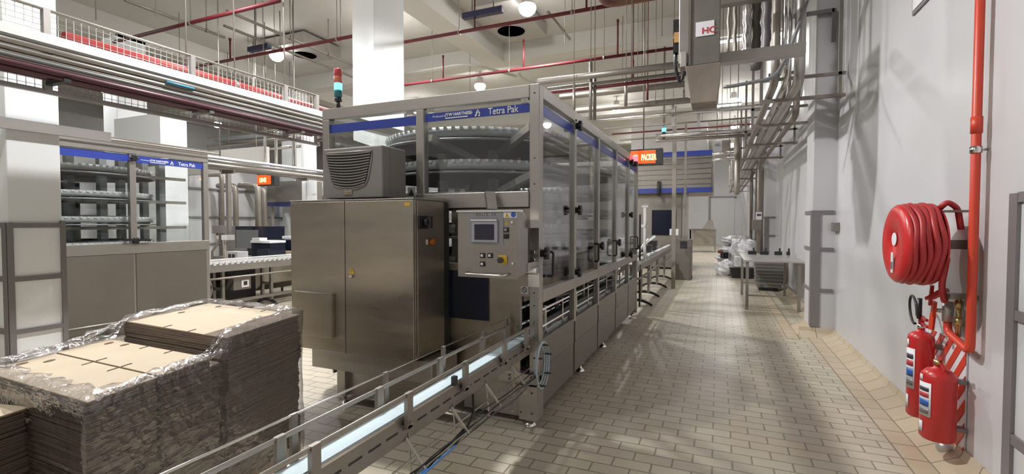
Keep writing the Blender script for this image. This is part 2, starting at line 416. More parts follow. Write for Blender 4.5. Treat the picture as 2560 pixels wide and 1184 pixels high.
# grey switch box on the right wall
o = P(2094, 574, x=1.5)
t = thing('switch_box', 'small grey switch box on the white wall beside the nearest pilaster', 'switch box', (1.5, o.y, 1.45))
MB().box(1.44, 1.5, o.y - .13, o.y + .09, 1.48, 1.6).build('box', 'panel', t, .006)
MB().box(1.435, 1.441, o.y - .1, o.y + .06, 1.5, 1.58).build('cover', 'guard', t, .002)
# notice frame at the top of the near wall
a = P(2285, 40, x=1.5)
t = thing('wall_sign', 'white framed notice high on the right wall, cut off by the top edge', 'sign', (1.5, a.y, a.z))
MB().box(1.485, 1.5, a.y - .42, a.y, a.z, a.z + .5).build('frame', 'guard', t, .003)
MB().box(1.48, 1.486, a.y - .39, a.y - .03, a.z + .03, a.z + .47).build('face', 'label', t)
MB().box(1.478, 1.481, a.y - .3, a.y - .12, a.z + .1, a.z + .14).bar((1.479, a.y - .3, a.z + .2), (1.479, a.y - .12, a.z + .4), .02).build('mark', 'redtext', t)

# ================================================================ THE ACCUMULATOR MACHINES
def foot(parent, x, y, z1, r=.055):
    MB().lathe([(r, 0), (r, .012), (r * .6, .035), (.018, .045), (.018, z1)], (x, y, 0), n=20).build('foot', 'shiny', parent)
def helix(parent, cx, cy, r, zs, ang=0., posts=True):
    for z in zs:
        m = MB().lathe([(r - .24, z), (r - .24, z + .03), (r - .02, z + .03), (r - .02, z)], (cx, cy, 0), n=56); 
        m.lathe([(r, z - .03), (r, z + .055), (r + .018, z + .055), (r + .018, z - .03)], (cx, cy, 0), n=56)
        t = m.build('spiral_tier', 'ring', parent)
        m = MB()
        for k in range(84):
            a = 2 * pi * k / 84
            m.cb((cx + (r + .022) * cos(a), cy + (r + .022) * sin(a), z + .042), (.012, .03, .026), a)
        m.build('slats', 'white', t)
        MB().lathe([(r - .30, z + .02), (r - .30, z + .07), (r - .275, z + .07), (r - .275, z + .02)], (cx, cy, 0), n=48).lathe(
            [(r + .03, z - .07), (r + .03, z - .05), (r + .06, z - .05), (r + .06, z - .07)], (cx, cy, 0), n=48).build('guide_rail', 'ringd', t)
        m = MB()
        for k in range(4):
            a = ang + pi / 4 + k * pi / 2
            m.bar((cx + .42 * cos(a), cy + .42 * sin(a), z - .04), (cx + (r - .02) * cos(a), cy + (r - .02) * sin(a), z - .04), .04, .05)
        m.build('arms', 'pipe_dull', t)
    if posts:
        for k in range(4):
            a = ang + pi / 4 + k * pi / 2
            MB().box(cx + .42 * cos(a) - .04, cx + .42 * cos(a) + .04, cy + .42 * sin(a) - .04, cy + .42 * sin(a) + .04, zs[-1] - .7, zs[0] + .1).build('inner_post', 'pipe_dull', parent)
    MB().cyl((cx, cy, zs[-1] - .5), (cx, cy, zs[0] - .15), .13, 20).build('drum', 'dsteel', parent)
def knob(parent, x, y, z, ax='X'):
    d = {'X': (.06, 0, 0), 'Y': (0, -.06, 0)}[ax]; m = MB()
    m.cyl((x, y, z), (x + d[0], y + d[1], z), .03, 12)
    for k in range(6):
        a = k * pi / 3
        p = Vector((x + d[0] * .7, y, z)) + Vector((0, .035 * cos(a), .035 * sin(a))) if ax == 'X' else Vector((x, y + d[1] * .7, z)) + Vector((.035 * cos(a), 0, .035 * sin(a)))
        m.lathe([(.004, -.015), (.017, -.012), (.017, .012), (.004, .015)], p, ax, 8)
    return m.build('clamp_knob', 'black', parent)

XL, XR, YF, YB, ZT = -3.46, -1.27, 3.5, 8.45, 2.67
acc = thing('accumulator_machine', 'long glazed spiral accumulator with blue band, in the centre of the hall', 'machine', ((XL + XR) / 2, (YF + YB) / 2, 0))
W = .08
def post(x, y, z0=.62, z1=ZT, w=W, d=W): MB().box(x - w, x, y, y + d, z0, z1).build('frame_post', 'frame', acc, .006)
SY = [3.5, 4.5, 5.5, 6.55, 7.55, 8.37]
post(XR, YF, .30, ZT, .085, .085)
post(XR - 1.055, YF, 1.78, ZT - .1); post(XL + W, YF, .4, ZT - .1)
for y in SY[1:-1]: post(XR, y, .64, 2.6, .06, .06)
post(XR, SY[-1], .05, ZT - .1); post(XL + W, SY[-1], .05, ZT - .1)
for x in (XR, XL + W): MB().box(x - W, x, YF + W, YB, ZT - .1, ZT).build('top_beam', 'frame', acc, .005)
MB().box(XL, XR - .085, YF, YF + W, ZT - .1, ZT).build('top_beam', 'frame', acc, .005)
MB().box(XL + W, XR - W, YB - W, YB, ZT - .1, ZT).build('top_beam', 'frame', acc, .005)
MB().box(XL + W, XR - W, 5.9, 5.98, ZT - .1, ZT).build('top_beam', 'frame', acc, .005)
MB().box(XR - .06, XR + .004, YF + .085, YB - W, .965, 1.065).build('side_rail', 'frame', acc, .004)
MB().box(XL, XL + .05, YF + .085, YB - W, .965, 1.065).build('side_rail', 'frame', acc, .004)
# clear side panels, one between each pair of posts
for i in range(5):
    a, b = SY[i] + (.085 if i == 0 else .06), SY[i + 1]
    p = MB().box(XR - .035, XR - .029, a, b, 1.065, ZT - .1).build('side_panel', 'sideglass', acc)
    MB().box(XR - .028, XR - .024, a, b, 2.455, 2.535).build('blue_band', 'blue', p)
    if i in (0, 1, 2, 4):
        hy = b - .12 if i else b - .75; hz = 1.16; x = XR - .02
        MB().tube(bend([(x, hy, hz), (x + .05, hy, hz), (x + .05, hy, hz + .2), (x, hy, hz + .2)], .03), .011, 8).build('handle', 'black', p)
    MB().box(XL + .03, XL + .036, a, b, 1.065, ZT - .1).build('side_panel', 'glass', acc)
    if i < 5:
        lo = MB().box(XR - .03, XR - .006, a - .01, b, .43, .67); lo.build('skirt_panel', 'panel', acc, .003)
        lo = MB().box(XR - .03, XR - .010, a - .01, b, .13, .425); lo.build('skirt_panel', 'panel', acc, .003)
        MB().box(XL + .01, XL + .03, a, b, .13, .96).build('skirt_panel', 'panel', acc, .003)
MB().box(XR - .07, XR - .02, 6.0, 6.14, .1, .42).build('leg_cover', 'frame', acc, .004)
for (y, z) in ((4.53, 2.53), (4.53, 1.72), (5.53, 1.33), (6.58, 1.33), (7.58, 2.53), (7.58, 1.72), (3.55, 1.36), (4.53, 1.12), (7.58, 1.1)): knob(acc, XR, y, z)
# front glazing with the blue band
pF = MB().box(XR - 1.055, XR - .085, YF + .03, YF + .036, 1.84, ZT - .1).build('front_panel', 'glass', acc)
pB = MB().box(XR - 1.05, XR - .09, YF + .022, YF + .028, 2.462, 2.530).build('blue_band', 'blue', pF)
pL = MB().box(XL + .0, XR - 1.135, YF + .03, YF + .036, 1.8, ZT - .1).build('front_panel', 'glass', acc)
MB().box(XL + .03, XR - 1.14, YF + .022, YF + .028, 2.445, 2.522).build('blue_band', 'blue', pL)
yt = YF + .018
def band_text(parent, at, rot, k=1.0, u=Vector((1, 0, 0))):
    """white lettering on a blue band; at = left end of the band, u = reading direction"""
    at = Vector(at); n = rot.to_matrix() @ Vector((0, 0, 1))
    text('lettering', 'Produced by', .026 * k, at + u * .075 * k + Vector((0, 0, .028)), rot, 'signtext', parent, .001)
    text('lettering', 'ITW HARTNESS', .036 * k, at + u * .20 * k + Vector((0, 0, .030)), rot, 'signtext', parent, .001, 1.0, .0012)
    text('lettering', 'for', .022 * k, at + u * .435 * k + Vector((0, 0, .034)), rot, 'signtext', parent, .001)
    text('lettering', 'Tetra Pak', .076 * k, at + u * .60 * k + Vector((0, 0, .010)), rot, 'signtext', parent, .001, .88, .0008)
    m = MB(); o = at + u * .505 * k + Vector((0, 0, .006)) - n * .0
    z = Vector((0, 0, 1)); q = lambda a, b: o + u * a * k + z * b * k + n * .001
    for pts in ([(-.026, 0), (-.004, .055), (.012, .03), (.0, .03), (-.012, 0)], [(-.004, .055), (.004, .055), (.026, .018), (.012, .018), (.0, .038)], [(.006, 0), (.022, 0), (.022, .012), (.006, .012)]):
        f = [q(*p) for p in pts]; b = [p - n * .002 for p in f]; c = len(f)
        m.add(f + b, [tuple(range(c)), tuple(range(c, 2 * c))[::-1]] + [(i, (i + 1) % c, c + (i + 1) % c, c + i) for i in range(c)])
    m.build('emblem', 'signtext', parent)
    m = MB(); a0 = at + u * .2 * k + Vector((0, 0, .014)); a1 = a0 + u * .215 * k
    m.bar(a0 + n * .001, a1 + n * .001, .002, .009); m.build('underline', 'signtext', parent)
band_text(pF, (XR - 1.05, yt, 2.462), FACE_Y)
for x in (XR - 1.0, XR - .13, XL + .98): MB().box(x - .03, x + .03, YF + .01, YF + .03, 2.535, 2.575).cyl((x, YF, 2.555), (x, YF + .012, 2.555), .008, 10).build('bracket', 'shiny', acc)
# the spiral stacks, their braces and inner plates
tiers = [2.40 - .29 * k for k in range(6)]
helix(acc, -2.40, 4.72, .98, tiers); helix(acc, -2.40, 6.98, .98, [z - .1 for z in tiers], pi / 7)
m = MB().bar((XR - .1, YF + .1, 2.36), (-1.95, 4.25, 2.28), .06).bar((XR - .1, YF + .1, 1.98), (-1.95, 4.25, 1.9), .06); m.build('brace', 'frame', acc)
MB().bar((-2.33, YF + .1, 2.34), (-2.2, 4.3, 2.2), .06).bar((XL + .1, YF + .1, 2.40), (-2.9, 4.3, 2.2), .06).build('brace', 'frame', acc)
MB().box(-3.2, -1.5, 5.70, 5.78, .7, 1.0).box(-3.3, -1.42, 5.8, 5.86, 2.2, 2.3).build('inner_crossbar', 'pipe_dull', acc)
m = MB()
for k in range(9): m.box(-1.75 + .03 * (k % 2), -1.69, 3.9 + k * .5, 4.05 + k * .5, 1.05, 1.25 + .12 * (k % 3))
m.build('drive_box', 'dsteel', acc)
MB().box(-3.3, -1.5, 3.75, 8.2, .93, .99).build('inner_deck', 'dsteel', acc)
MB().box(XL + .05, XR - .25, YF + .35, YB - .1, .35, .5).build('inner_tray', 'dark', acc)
m = MB()
for zz in (.74, .88): m.cyl((-1.33, YF + .2, zz), (-1.33, YB - .3, zz), .012, 8).cyl((-1.52, YF + .2, zz), (-1.52, YB - .3, zz), .012, 8)
for k in range(10): m.box(-1.345, -1.325, 3.8 + .48 * k, 3.83 + .48 * k, .66, .9)
m.build('inner_guide_rails', 'shiny', acc)
MB().box(-1.50, -1.34, YF + .1, YB - .1, .60, .69).build('inner_conveyor', 'chain', acc)
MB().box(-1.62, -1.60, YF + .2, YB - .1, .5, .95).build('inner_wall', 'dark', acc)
m = MB()
for k in range(7): m.box(-1.57, -1.50, 4.0 + .62 * k, 4.12 + .62 * k, .72, .9)
m.build('sensor_block', 'navy', acc)
# the front: steel sheets, dark window, infeed opening, lower box and leg
MB().box(XR - 1.14, XR - .085, YF - .02, YF + .06, 1.72, 1.845).build('front_beam', 'frame', acc, .005)
s = MB().box(XR - .92, XR - .165, YF + .01, YF + .03, .30, 1.26); s.build('front_sheet', 'brush', acc)
MB().box(-2.13, -1.71, YF - .005, YF + .012, .80, 1.20).build('front_window', 'navy', acc)
MB().box(-2.2, XR - .09, YF + .25, YF + .27, 1.2, 1.72).build('inner_wall', 'dsteel', acc)
MB().box(XR - .17, XR - .08, YF + .005, YF + .03, 1.02, 1.26).build('front_sheet', 'brush', acc)
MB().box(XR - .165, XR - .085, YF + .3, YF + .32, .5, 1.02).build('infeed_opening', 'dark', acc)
MB().box(XR - .165, XR - .085, YF + .0, YF + .01, 1.02, 1.028).box(XR - .165, XR - .158, YF, YF + .03, .76, 1.02).build('opening_frame', 'frame', acc)
m = MB().box(XR - .155, XR - .095, YF + .0, YF + .003, 1.04, 1.10); s = m.build('safety_label', 'label', acc)
MB().tube([(XR - .125 + .02 * cos(a * pi / 8), YF - .002, 1.07 + .02 * sin(a * pi / 8)) for a in range(16)], .003, 6, closed=True).bar((XR - .14, YF - .002, 1.085), (XR - .11, YF - .002, 1.055), .004).build('sign_mark', 'darktext', s)
MB().box(-1.95, XR - .08, YF + .02, YF + .1, .05, .33).build('lower_box', 'frame', acc, .004)
lg = MB().box(XR - .15, XR - .0, YF - .06, YF + .1, .06, .33).build('leg', 'frame', acc, .005)
MB().box(XR - .33, XR, YF - .05, YF + .05, .34, .42).build('foot_beam', 'frame', acc, .004)
m = MB()
for x, z in ((-1.4, .12), (-1.31, .12), (-1.4, .28), (-1.31, .28), (-1.32, .37), (-1.32, .4), (-1.5, .37), (-1.5, .4)): m.cyl((x, YF - .066, z), (x, YF - .056, z), .007, 8)
for y, z in ((3.52, .95), (3.52, 1.05), (3.52, 1.9), (3.52, 2.1), (3.52, 2.6), (3.52, .7), (3.52, .82)): m.cyl((XR - .043, y - .024, z), (XR - .043, y - .015, z), .006, 8)
m.build('bolt', 'darktext', acc)
m = MB().cyl((XR - .1, YF - .10, 1.235), (XR + .02, YF - .10, 1.235), .03, 14).cb((XR - .04, YF - .05, 1.235), (.09, .12, .05)); m.build('pivot', 'shiny', acc)
m = MB()
for z in (1.31, 1.37): m.cyl((XR - .043, YF - .04, z), (XR - .043, YF, z), .017, 12)
m.cyl((XR - .043, YF - .02, 1.22), (XR - .043, YF, 1.22), .02, 12).box(XR - .09, XR + .002, YF - .012, YF, 1.1, 1.3); m.build('valve_knob', 'shiny', acc)
for (x, y) in ((XR - .08, YF - .0), (XR - .08, 5.0), (XR - .08, 6.1), (XR - .08, 8.4), (-1.7, 3.75), (-3.3, 8.3)): foot(acc, x, y, .12)
MB().box(XR - .12, XR - .04, 6.06, 6.14, .08, .14).box(XR - .12, XR - .04, 8.3, 8.4, .08, .14).box(XR - .12, XR - .04, 4.96, 5.04, .08, .14).build('foot_block', 'dsteel', acc)
# red beacon at the rear top corner
t = thing('warning_beacon', 'small red warning beacon lit at the rear top corner of the central machine', 'beacon', (XR + .03, 7.9, 2.6))
MB().cyl((XR + .03, 7.9, 2.58), (XR + .03, 7.9, 2.67), .05, 14).build('lens', 'redlit', t); MB().cyl((XR + .03, 7.9, 2.5), (XR + .03, 7.9, 2.58), .045, 14).build('base', 'black', t)

# ---- electrical cabinet in front of the machine
cab = thing('electrical_cabinet', 'large brushed steel double-door cabinet standing before the central machine', 'cabinet', (-2.7, 3.25, 0))
CX0, CX1, CS, CY = -3.33, -2.09, -2.745, 3.0
MB().box(CX0 + .002, CX1, CY + .022, 3.44, .552, 1.775).build('body', 'brush', cab, .006)
ld = MB().box(CX0, CS - .003, CY, CY + .021, .545, 1.77).build('door', 'brush', cab, .004)
rd = MB().box(CS + .003, CX1, CY, CY + .021, .545, 1.77).build('door', 'brush', cab, .004)
a0, a1 = P(748, 727, y=CY), P(838, 843, y=CY)
MB().box(a0.x, a1.x, CY - .035, CY, a1.z, a0.z).build('document_pocket', 'brush', ld, .004)
MB().box(a0.x - .004, a1.x + .004, CY - .04, CY, a0.z, a0.z + .012).build('pocket_rim', 'shiny', ld)
def warn(name, parent, c, s, ax='Y'):
    c = Vector(c); m = MB()
    m.prism([(c.x - s / 2, c.z - s * .43), (c.x + s / 2, c.z - s * .43), (c.x, c.z + s * .43)], c.y - .002, c.y, 'Y'); o = m.build(name, 'yellow', parent)
    MB().prism([(c.x - s * .05, c.z - s * .22), (c.x + s * .07, c.z - s * .05), (c.x, c.z - s * .02), (c.x + s * .05, c.z + s * .2), (c.x - s * .07, c.z), (c.x, c.z - .03 * s)], c.y - .004, c.y - .001, 'Y').build('bolt_mark', 'darktext', o)
    return o
q = P(880, 676, y=CY); warn('warning_sign', rd, (q.x, CY - .001, q.z), .055)
q = P(881, 690, y=CY); MB().cyl((q.x, CY - .03, q.z), (q.x, CY, q.z), .012, 14).build('lock', 'shiny', rd)
q = P(1018, 510, y=CY); MB().box(q.x - .025, q.x + .025, CY - .002, CY, q.z - .012, q.z + .012).build('hinge_label', 'yellow', rd)
MB().prism([(CY + .0, 1.775), (3.44, 1.775), (3.44, 1.80), (CY + .0, 1.785)], CX0 - .005, CX1 + .005, 'X').build('roof', 'frame', cab, .002)
MB().box(CX1, CX1 + .012, CY + .04, 3.42, .57, 1.765).build('side_panel', 'brush', cab, .003)
q = P(1053, 555, x=CX1)
sw = MB().box(CX1 + .012, CX1 + .03, q.y - .07, q.y + .07, q.z - .05, q.z + .05).build('isolator_switch', 'black', cab, .004)
MB().cyl((CX1 + .03, q.y, q.z), (CX1 + .07, q.y, q.z), .03, 18).cb((CX1 + .08, q.y, q.z), (.03, .025, .09)).build('switch_knob', 'black', sw)
MB().box(CX1 + .031, CX1 + .034, q.y + .03, q.y + .065, q.z - .03, q.z + .03).build('switch_plate', 'label', sw)
q = P(1072, 604, x=CX1); MB().cyl((CX1 + .012, q.y, q.z), (CX1 + .05, q.y, q.z), .022, 16).build('indicator_lamp', 'orange', cab)
MB().box(CX1 + .012, CX1 + .014, q.y - .06, q.y - .03, q.z - .02, q.z + .02).build('rating_label', 'label', cab)
MB().box(CX1, CX1 + .012, 3.42, 3.5, .3, 1.77).build('gap_shade', 'dark', cab)  # dark strip standing in for the shaded gap behind the cabinet
MB().box(CX0 + .16, CX1 + .12, CY + .06, 3.44, .375, .545).build('skirt', 'frame', cab, .004)
MB().box(-3.0, CX1 + .06, 3.25, 3.45, .10, .375).build('plinth', 'frame', cab, .004)
MB().box(-3.03, -2.94, 3.2, 3.29, .10, .375).build('leg', 'frame', cab, .003)
foot(cab, -3.0, 3.26, .1); foot(cab, -2.15, 3.3, .1)
# ---- cooling unit on the cabinet
cu_ = thing('cooling_unit', 'grey cabinet cooling unit with louvred grille on top of the steel cabinet', 'cooling unit', (-2.75, 3.25, 1.8))
MB().box(-3.06, -2.45, 3.1, 3.42, 1.80, 2.215).build('housing', 'cooler', cu_, .012)
m = MB(); g = MB()
for k in range(13):
    t_ = k / 12; z = 2.165 - .255 * t_; hw = .225 - .065 * t_ ** 1.5; xc = -2.78
    arc = lambda u: z - .03 * (1 - u * u) * (.25 + .6 * t_)
    pts = [(xc + hw * u, 3.096, arc(u)) for u in (-1, -.75, -.5, -.25, 0, .25, .5, .75, 1)]
    for a, b in zip(pts, pts[1:]): m.bar(a, b, .02, .009)
gp = [(-3.015, 2.175), (-2.545, 2.175), (-2.55, 2.11), (-2.59, 1.945), (-2.62, 1.90), (-2.7, 1.875), (-2.78, 1.868), (-2.86, 1.875), (-2.94, 1.90), (-2.97, 1.945), (-3.01, 2.11)]
g.prism(gp, 3.097, 3.101, 'Y'); gg = g.build('grille', 'black', cu_); m.build('louvre', 'cooler', gg)
gr = [(a * 1.0, b) for a, b in gp]
MB().tube([(a, 3.097, b) for a, b in gp], .008, 6, closed=True).build('grille_frame', 'cooler', gg)
q = P(870, 482, y=3.1); MB().box(q.x - .045, q.x + .045, 3.092, 3.1, q.z - .02, q.z + .02).build('badge', 'dsteel', cu_, .004)
MB().box(q.x - .02, q.x + .02, 3.089, 3.093, q.z - .01, q.z + .01).build('badge_mark', 'brass', cu_)
MB().box(-2.452, -2.447, 3.2, 3.38, 1.82, 2.2).build('side_plate', 'cooler', cu_)
q = P(1027, 480, y=3.46)
t = thing('warning_plate', 'small white plate with dark triangle, beside the cooling unit', 'label', (q.x, 3.47, q.z - .05))
MB().box(q.x - .045, q.x + .035, 3.478, 3.482, q.z - .04, q.z + .045).build('plate', 'label', t)
MB().prism([(q.x - .035, q.z - .03), (q.x + .025, q.z - .03), (q.x - .005, q.z + .03)], 3.474, 3.479, 'Y').build('mark', 'darktext', t)
# ---- operator panel
h = thing('operator_panel', 'steel operator control panel with touch screen hung before the central machine', 'control panel', (-1.53, 3.2, 1.22))
HY = 3.1
MB().prism([(HY + .02, 1.205), (3.32, 1.23), (3.32, 1.60), (3.26, 1.668), (HY + .02, 1.685)], -1.762, -1.295, 'X').build('housing', 'hmi', h, .004)
MB().box(-1.768, -1.29, HY, HY + .022, 1.20, 1.678).build('door', 'hmi', h, .005)
MB().box(-1.772, -1.286, HY - .01, 3.2, 1.676, 1.69).build('top_lip', 'shiny', h)
def hq(px, py): return P(px, py, y=HY)
a, b = hq(1170, 530), hq(1259, 612); MB().box(a.x, b.x, HY - .004, HY, b.z, a.z).build('screen_plate', 'hmiplate', h)
a, b = hq(1181, 551), hq(1246, 606); bz = MB().box(a.x, b.x, HY - .018, HY - .003, b.z, a.z).build('touch_screen', 'bezel', h, .004)
a, b = hq(1189, 560), hq(1238, 599); MB().box(a.x, b.x, HY - .021, HY - .017, b.z, a.z).build('display', 'screen', bz, .002)
a, b = hq(1180, 548), hq(1245, 552); MB().box(a.x, b.x, HY - .024, HY - .003, b.z, a.z).build('screen_hood', 'shiny', bz)
a = hq(1190, 537); text('lettering', 'H E L I X   3 0', .03, (a.x, HY - .003, a.z - .006), FACE_Y, 'darktext', h, .001, .9)
a, b = hq(1259, 530), hq(1292, 544); st = MB().box(a.x, b.x, HY - .003, HY, b.z, a.z).build('safety_label', 'label', h)
q = hq(1268, 537); warn('warning_sign', h, (q.x, HY - .003, q.z), .036)
q = hq(1284, 536); MB().cyl((q.x, HY - .005, q.z), (q.x, HY - .002, q.z), .019, 20).build('mandatory_sign', 'signblue', h)
q = hq(1268, 556); warn('warning_sign', h, (q.x, HY - .001, q.z), .032)
for px, py in ((1281, 555), (1283, 658)):
    q = hq(px, py); MB().cyl((q.x, HY - .012, q.z), (q.x, HY, q.z), .009, 12).build('lock', 'shiny', h)
for px, py, mm in ((1266, 574, 'hmiplate'), (1266, 590, 'dark'), (1207, 638, 'white'), (1226, 638, 'white'), (1207, 659, 'white')):
    q = hq(px, py); b = MB().box(q.x - .018, q.x + .018, HY - .012, HY, q.z - .018, q.z + .018).build('push_button', 'black', h, .002)
    MB().box(q.x - .009, q.x + .009, HY - .02, HY - .011, q.z - .009, q.z + .009).build('button_cap', mm, b, .002)
q = hq(1257, 649); y_ = MB().box(q.x - .03, q.x + .034, HY - .01, HY, q.z - .032, q.z + .032).build('emergency_stop', 'yellow', h, .003)
MB().lathe([(.012, 0), (.012, -.02), (.022, -.028), (.022, -.04), (.012, -.048)], (q.x, HY - .01, q.z), 'Y', 18).build('stop_button', 'darktext', y_)
a, b = hq(1168, 682), hq(1268, 682)
MB().tube(bend([(a.x, HY, a.z + .008), (a.x + .01, HY - .07, a.z), (b.x, HY - .07, a.z), (b.x + .02, HY, a.z + .01)], .03), .008, 8).build('handle', 'shiny', h)
MB().bar((-1.62, 3.38, 1.70), (-1.66, 3.42, 1.84), .08, .03).box(-1.4, -1.27, 3.3, 3.5, 1.56, 1.62).build('hanger', 'frame', h)
MB().box(-1.30, XR - .02, 3.3, 3.5, 1.24, 1.30).build('hanger', 'frame', h)
# ---- stack light
def stack_light(x, y, z, label, k=1., segs=None):
    t = thing('stack_light', label, 'signal light', (x, y, z))
    MB().cyl((x, y, z), (x, y, z + .10 * k), .018 * k, 12).lathe([(.03 * k, .08 * k), (.034 * k, .10 * k), (.034 * k, .12 * k)], (x, y, z), n=16).build('stem', 'black', t)
    zz = z + .12 * k
    for c in segs or ('tealoff', 'cyan', 'amberlens', 'redlens'):
        MB().lathe([(.034 * k, 0), (.036 * k, .004 * k), (.036 * k, .058 * k), (.034 * k, .064 * k)], (x, y, zz), n=18).build('lens', c, t); zz += .065 * k
    return t
q = P(846, 268, y=3.56); stack_light(q.x, 3.56, 2.66, 'signal tower with red, amber and lit blue lenses on the central machine frame', 1.02)
# ---- coiled hose on the corner leg
q = P(1362, 915, x=-1.2); m = MB()
for j in range(3):
    r = .145 + .016 * j; m.tube([(XR + .02 + .014 * j, q.y + .02 + r * .8 * cos(a * pi / 14), q.z + .0 + r * sin(a * pi / 14)) for a in range(28)], .007, 8, closed=True)
t = thing('coiled_hose', 'coiled clear grey air hose tied to the front corner post of the central machine', 'hose', (XR + .03, q.y, q.z))
m.build('coil', 'film' if False else mat('grey_tube', (.42, .50, .55), .3), t)
m = MB()
for a in (.4, 1.3, 2.6, -.6, -1.8): m.cb((XR + .045, q.y + .02 + .12 * cos(a), q.z + .155 * sin(a)), (.07, .02, .008), 0)
m.build('cable_tie', 'black', t)

# ================================================================ CARTON PALLET
def xf(o, ang):
    R = Matrix.Rotation(ang, 3, 'Z'); o = Vector(o)
    return lambda x, y, z: o + R @ Vector((x, y, z))
def quadbox(m, T, x0, x1, y0, y1, z0, z1):
    m.hexa([T(x0, y0, z0), T(x1, y0, z0), T(x1, y1, z0), T(x0, y1, z0), T(x0, y0, z1), T(x1, y0, z1), T(x1, y1, z1), T(x0, y1, z1)])
def stack(T, x0, x1, y0, y1, z0, z1, label, n=60, slots=True, holes=(), curl=0):
    """a pile of flat blanks: thin layers that do not quite line up, with the top blank as a part"""
    c = T((x0 + x1) / 2, (y0 + y1) / 2, z0)
    t = thing('carton_stack', label, 'cardboard', c)
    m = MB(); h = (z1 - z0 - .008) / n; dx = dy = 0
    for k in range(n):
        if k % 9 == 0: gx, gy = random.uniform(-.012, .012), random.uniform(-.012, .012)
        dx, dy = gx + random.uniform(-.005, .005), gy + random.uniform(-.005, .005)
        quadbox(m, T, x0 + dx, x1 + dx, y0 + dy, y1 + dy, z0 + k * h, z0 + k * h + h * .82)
    m.build('blanks', 'kraft_shaded', t)
    m = MB(); N = 8
    vs = []; fs = []
    for j in (0, 1):
        for i in range(N + 1):
            for e in (0, 1):
                u = i / N; zz = z1 - .008 + e * .006 + curl * (u * u)
                vs.append(T(x0 + (x1 - x0) * u, (y0, y1)[j], zz))
    k_ = lambda j, i, e: j * (N + 1) * 2 + i * 2 + e
    for i in range(N):
        fs += [(k_(0, i, 1), k_(0, i + 1, 1), k_(1, i + 1, 1), k_(1, i, 1)), (k_(0, i, 0), k_(1, i, 0), k_(1, i + 1, 0), k_(0, i + 1, 0)),
               (k_(0, i, 0), k_(0, i + 1, 0), k_(0, i + 1, 1), k_(0, i, 1)), (k_(1, i, 0), k_(1, i, 1), k_(1, i + 1, 1), k_(1, i + 1, 0))]
    fs += [(k_(0, 0, 0), k_(0, 0, 1), k_(1, 0, 1), k_(1, 0, 0)), (k_(0, N, 0), k_(1, N, 0), k_(1, N, 1), k_(0, N, 1))]
    m.add(vs, fs); top = m.build('top_blank', 'kraft', t)
    m = MB(); cuts = []
    if slots:
        for u in (.42, .66):
            xc = x0 + (x1 - x0) * u; zc = curl * u * u
            for ya, yb_ in ((y0, y0 + .055), (y1 - .055, y1)):
                if slots == 'front' and ya == y0: continue
                quadbox(m, T, xc - .004, xc + .004, ya, yb_, z1 - .003 + zc, z1 + .0008 + zc)
    for hx, hy in holes:
        c = (x0 + (x1 - x0) * hx, y0 + (y1 - y0) * hy); pts = [T(c[0] + .017 * cos(a * pi / 8), c[1] + .028 * sin(a * pi / 8), z1 + curl * hx * hx) for a in range(16)]
        m.add(pts + [p - Vector((0, 0, .003)) for p in pts], [tuple(range(16)), tuple(range(16, 32))[::-1]] + [(i, (i + 1) % 16, 16 + (i + 1) % 16, 16 + i) for i in range(16)])
    if m.v: m.build('cut_out', 'kraft_in', top)
    return t
A0, A1 = Vector((-2.27, 1.06, 0)), Vector((-2.62, 2.42, 0))      # near and far corner of the aisle side
ang = math.atan2(A1.y - A0.y, A1.x - A0.x) - pi / 2; L = (A1 - A0).length
_ey = (A1 - A0).normalized(); _ex = Vector((1, -.03, 0)).normalized()
T = lambda x, y, z: A0 + _ex * x + _ey * y + Vector((0, 0, z)); WPAL = .96                                       # local: x away from the aisle is negative, y along the pile
p = thing('pallet', 'wooden pallet under the wrapped carton stacks, beside the infeed conveyor', 'pallet', T(-WPAL / 2, L / 2, 0))
m = MB()
for k in range(7): quadbox(m, T, -WPAL - .0, .0, k * (L - .1) / 6, k * (L - .1) / 6 + .1, .11, .132)
m.build('deck_board', 'wood', p); m = MB()
for x in (-WPAL, -WPAL / 2 - .05, -.1): quadbox(m, T, x, x + .1, 0, L, .0, .11)
m.build('runner', 'wood', p)
yb = .62
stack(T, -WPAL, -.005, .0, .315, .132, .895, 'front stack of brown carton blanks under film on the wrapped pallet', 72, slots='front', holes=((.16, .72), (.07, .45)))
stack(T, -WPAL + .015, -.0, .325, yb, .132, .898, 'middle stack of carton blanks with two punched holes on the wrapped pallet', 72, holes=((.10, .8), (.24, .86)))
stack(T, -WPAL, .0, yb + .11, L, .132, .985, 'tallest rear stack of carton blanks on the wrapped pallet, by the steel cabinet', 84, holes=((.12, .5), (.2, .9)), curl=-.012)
stack(T, -WPAL + .12, -.04, yb + .01, yb + .10, .132, .84, 'low narrow stack of carton blanks filling the gap of the wrapped pallet', 66, slots=False)
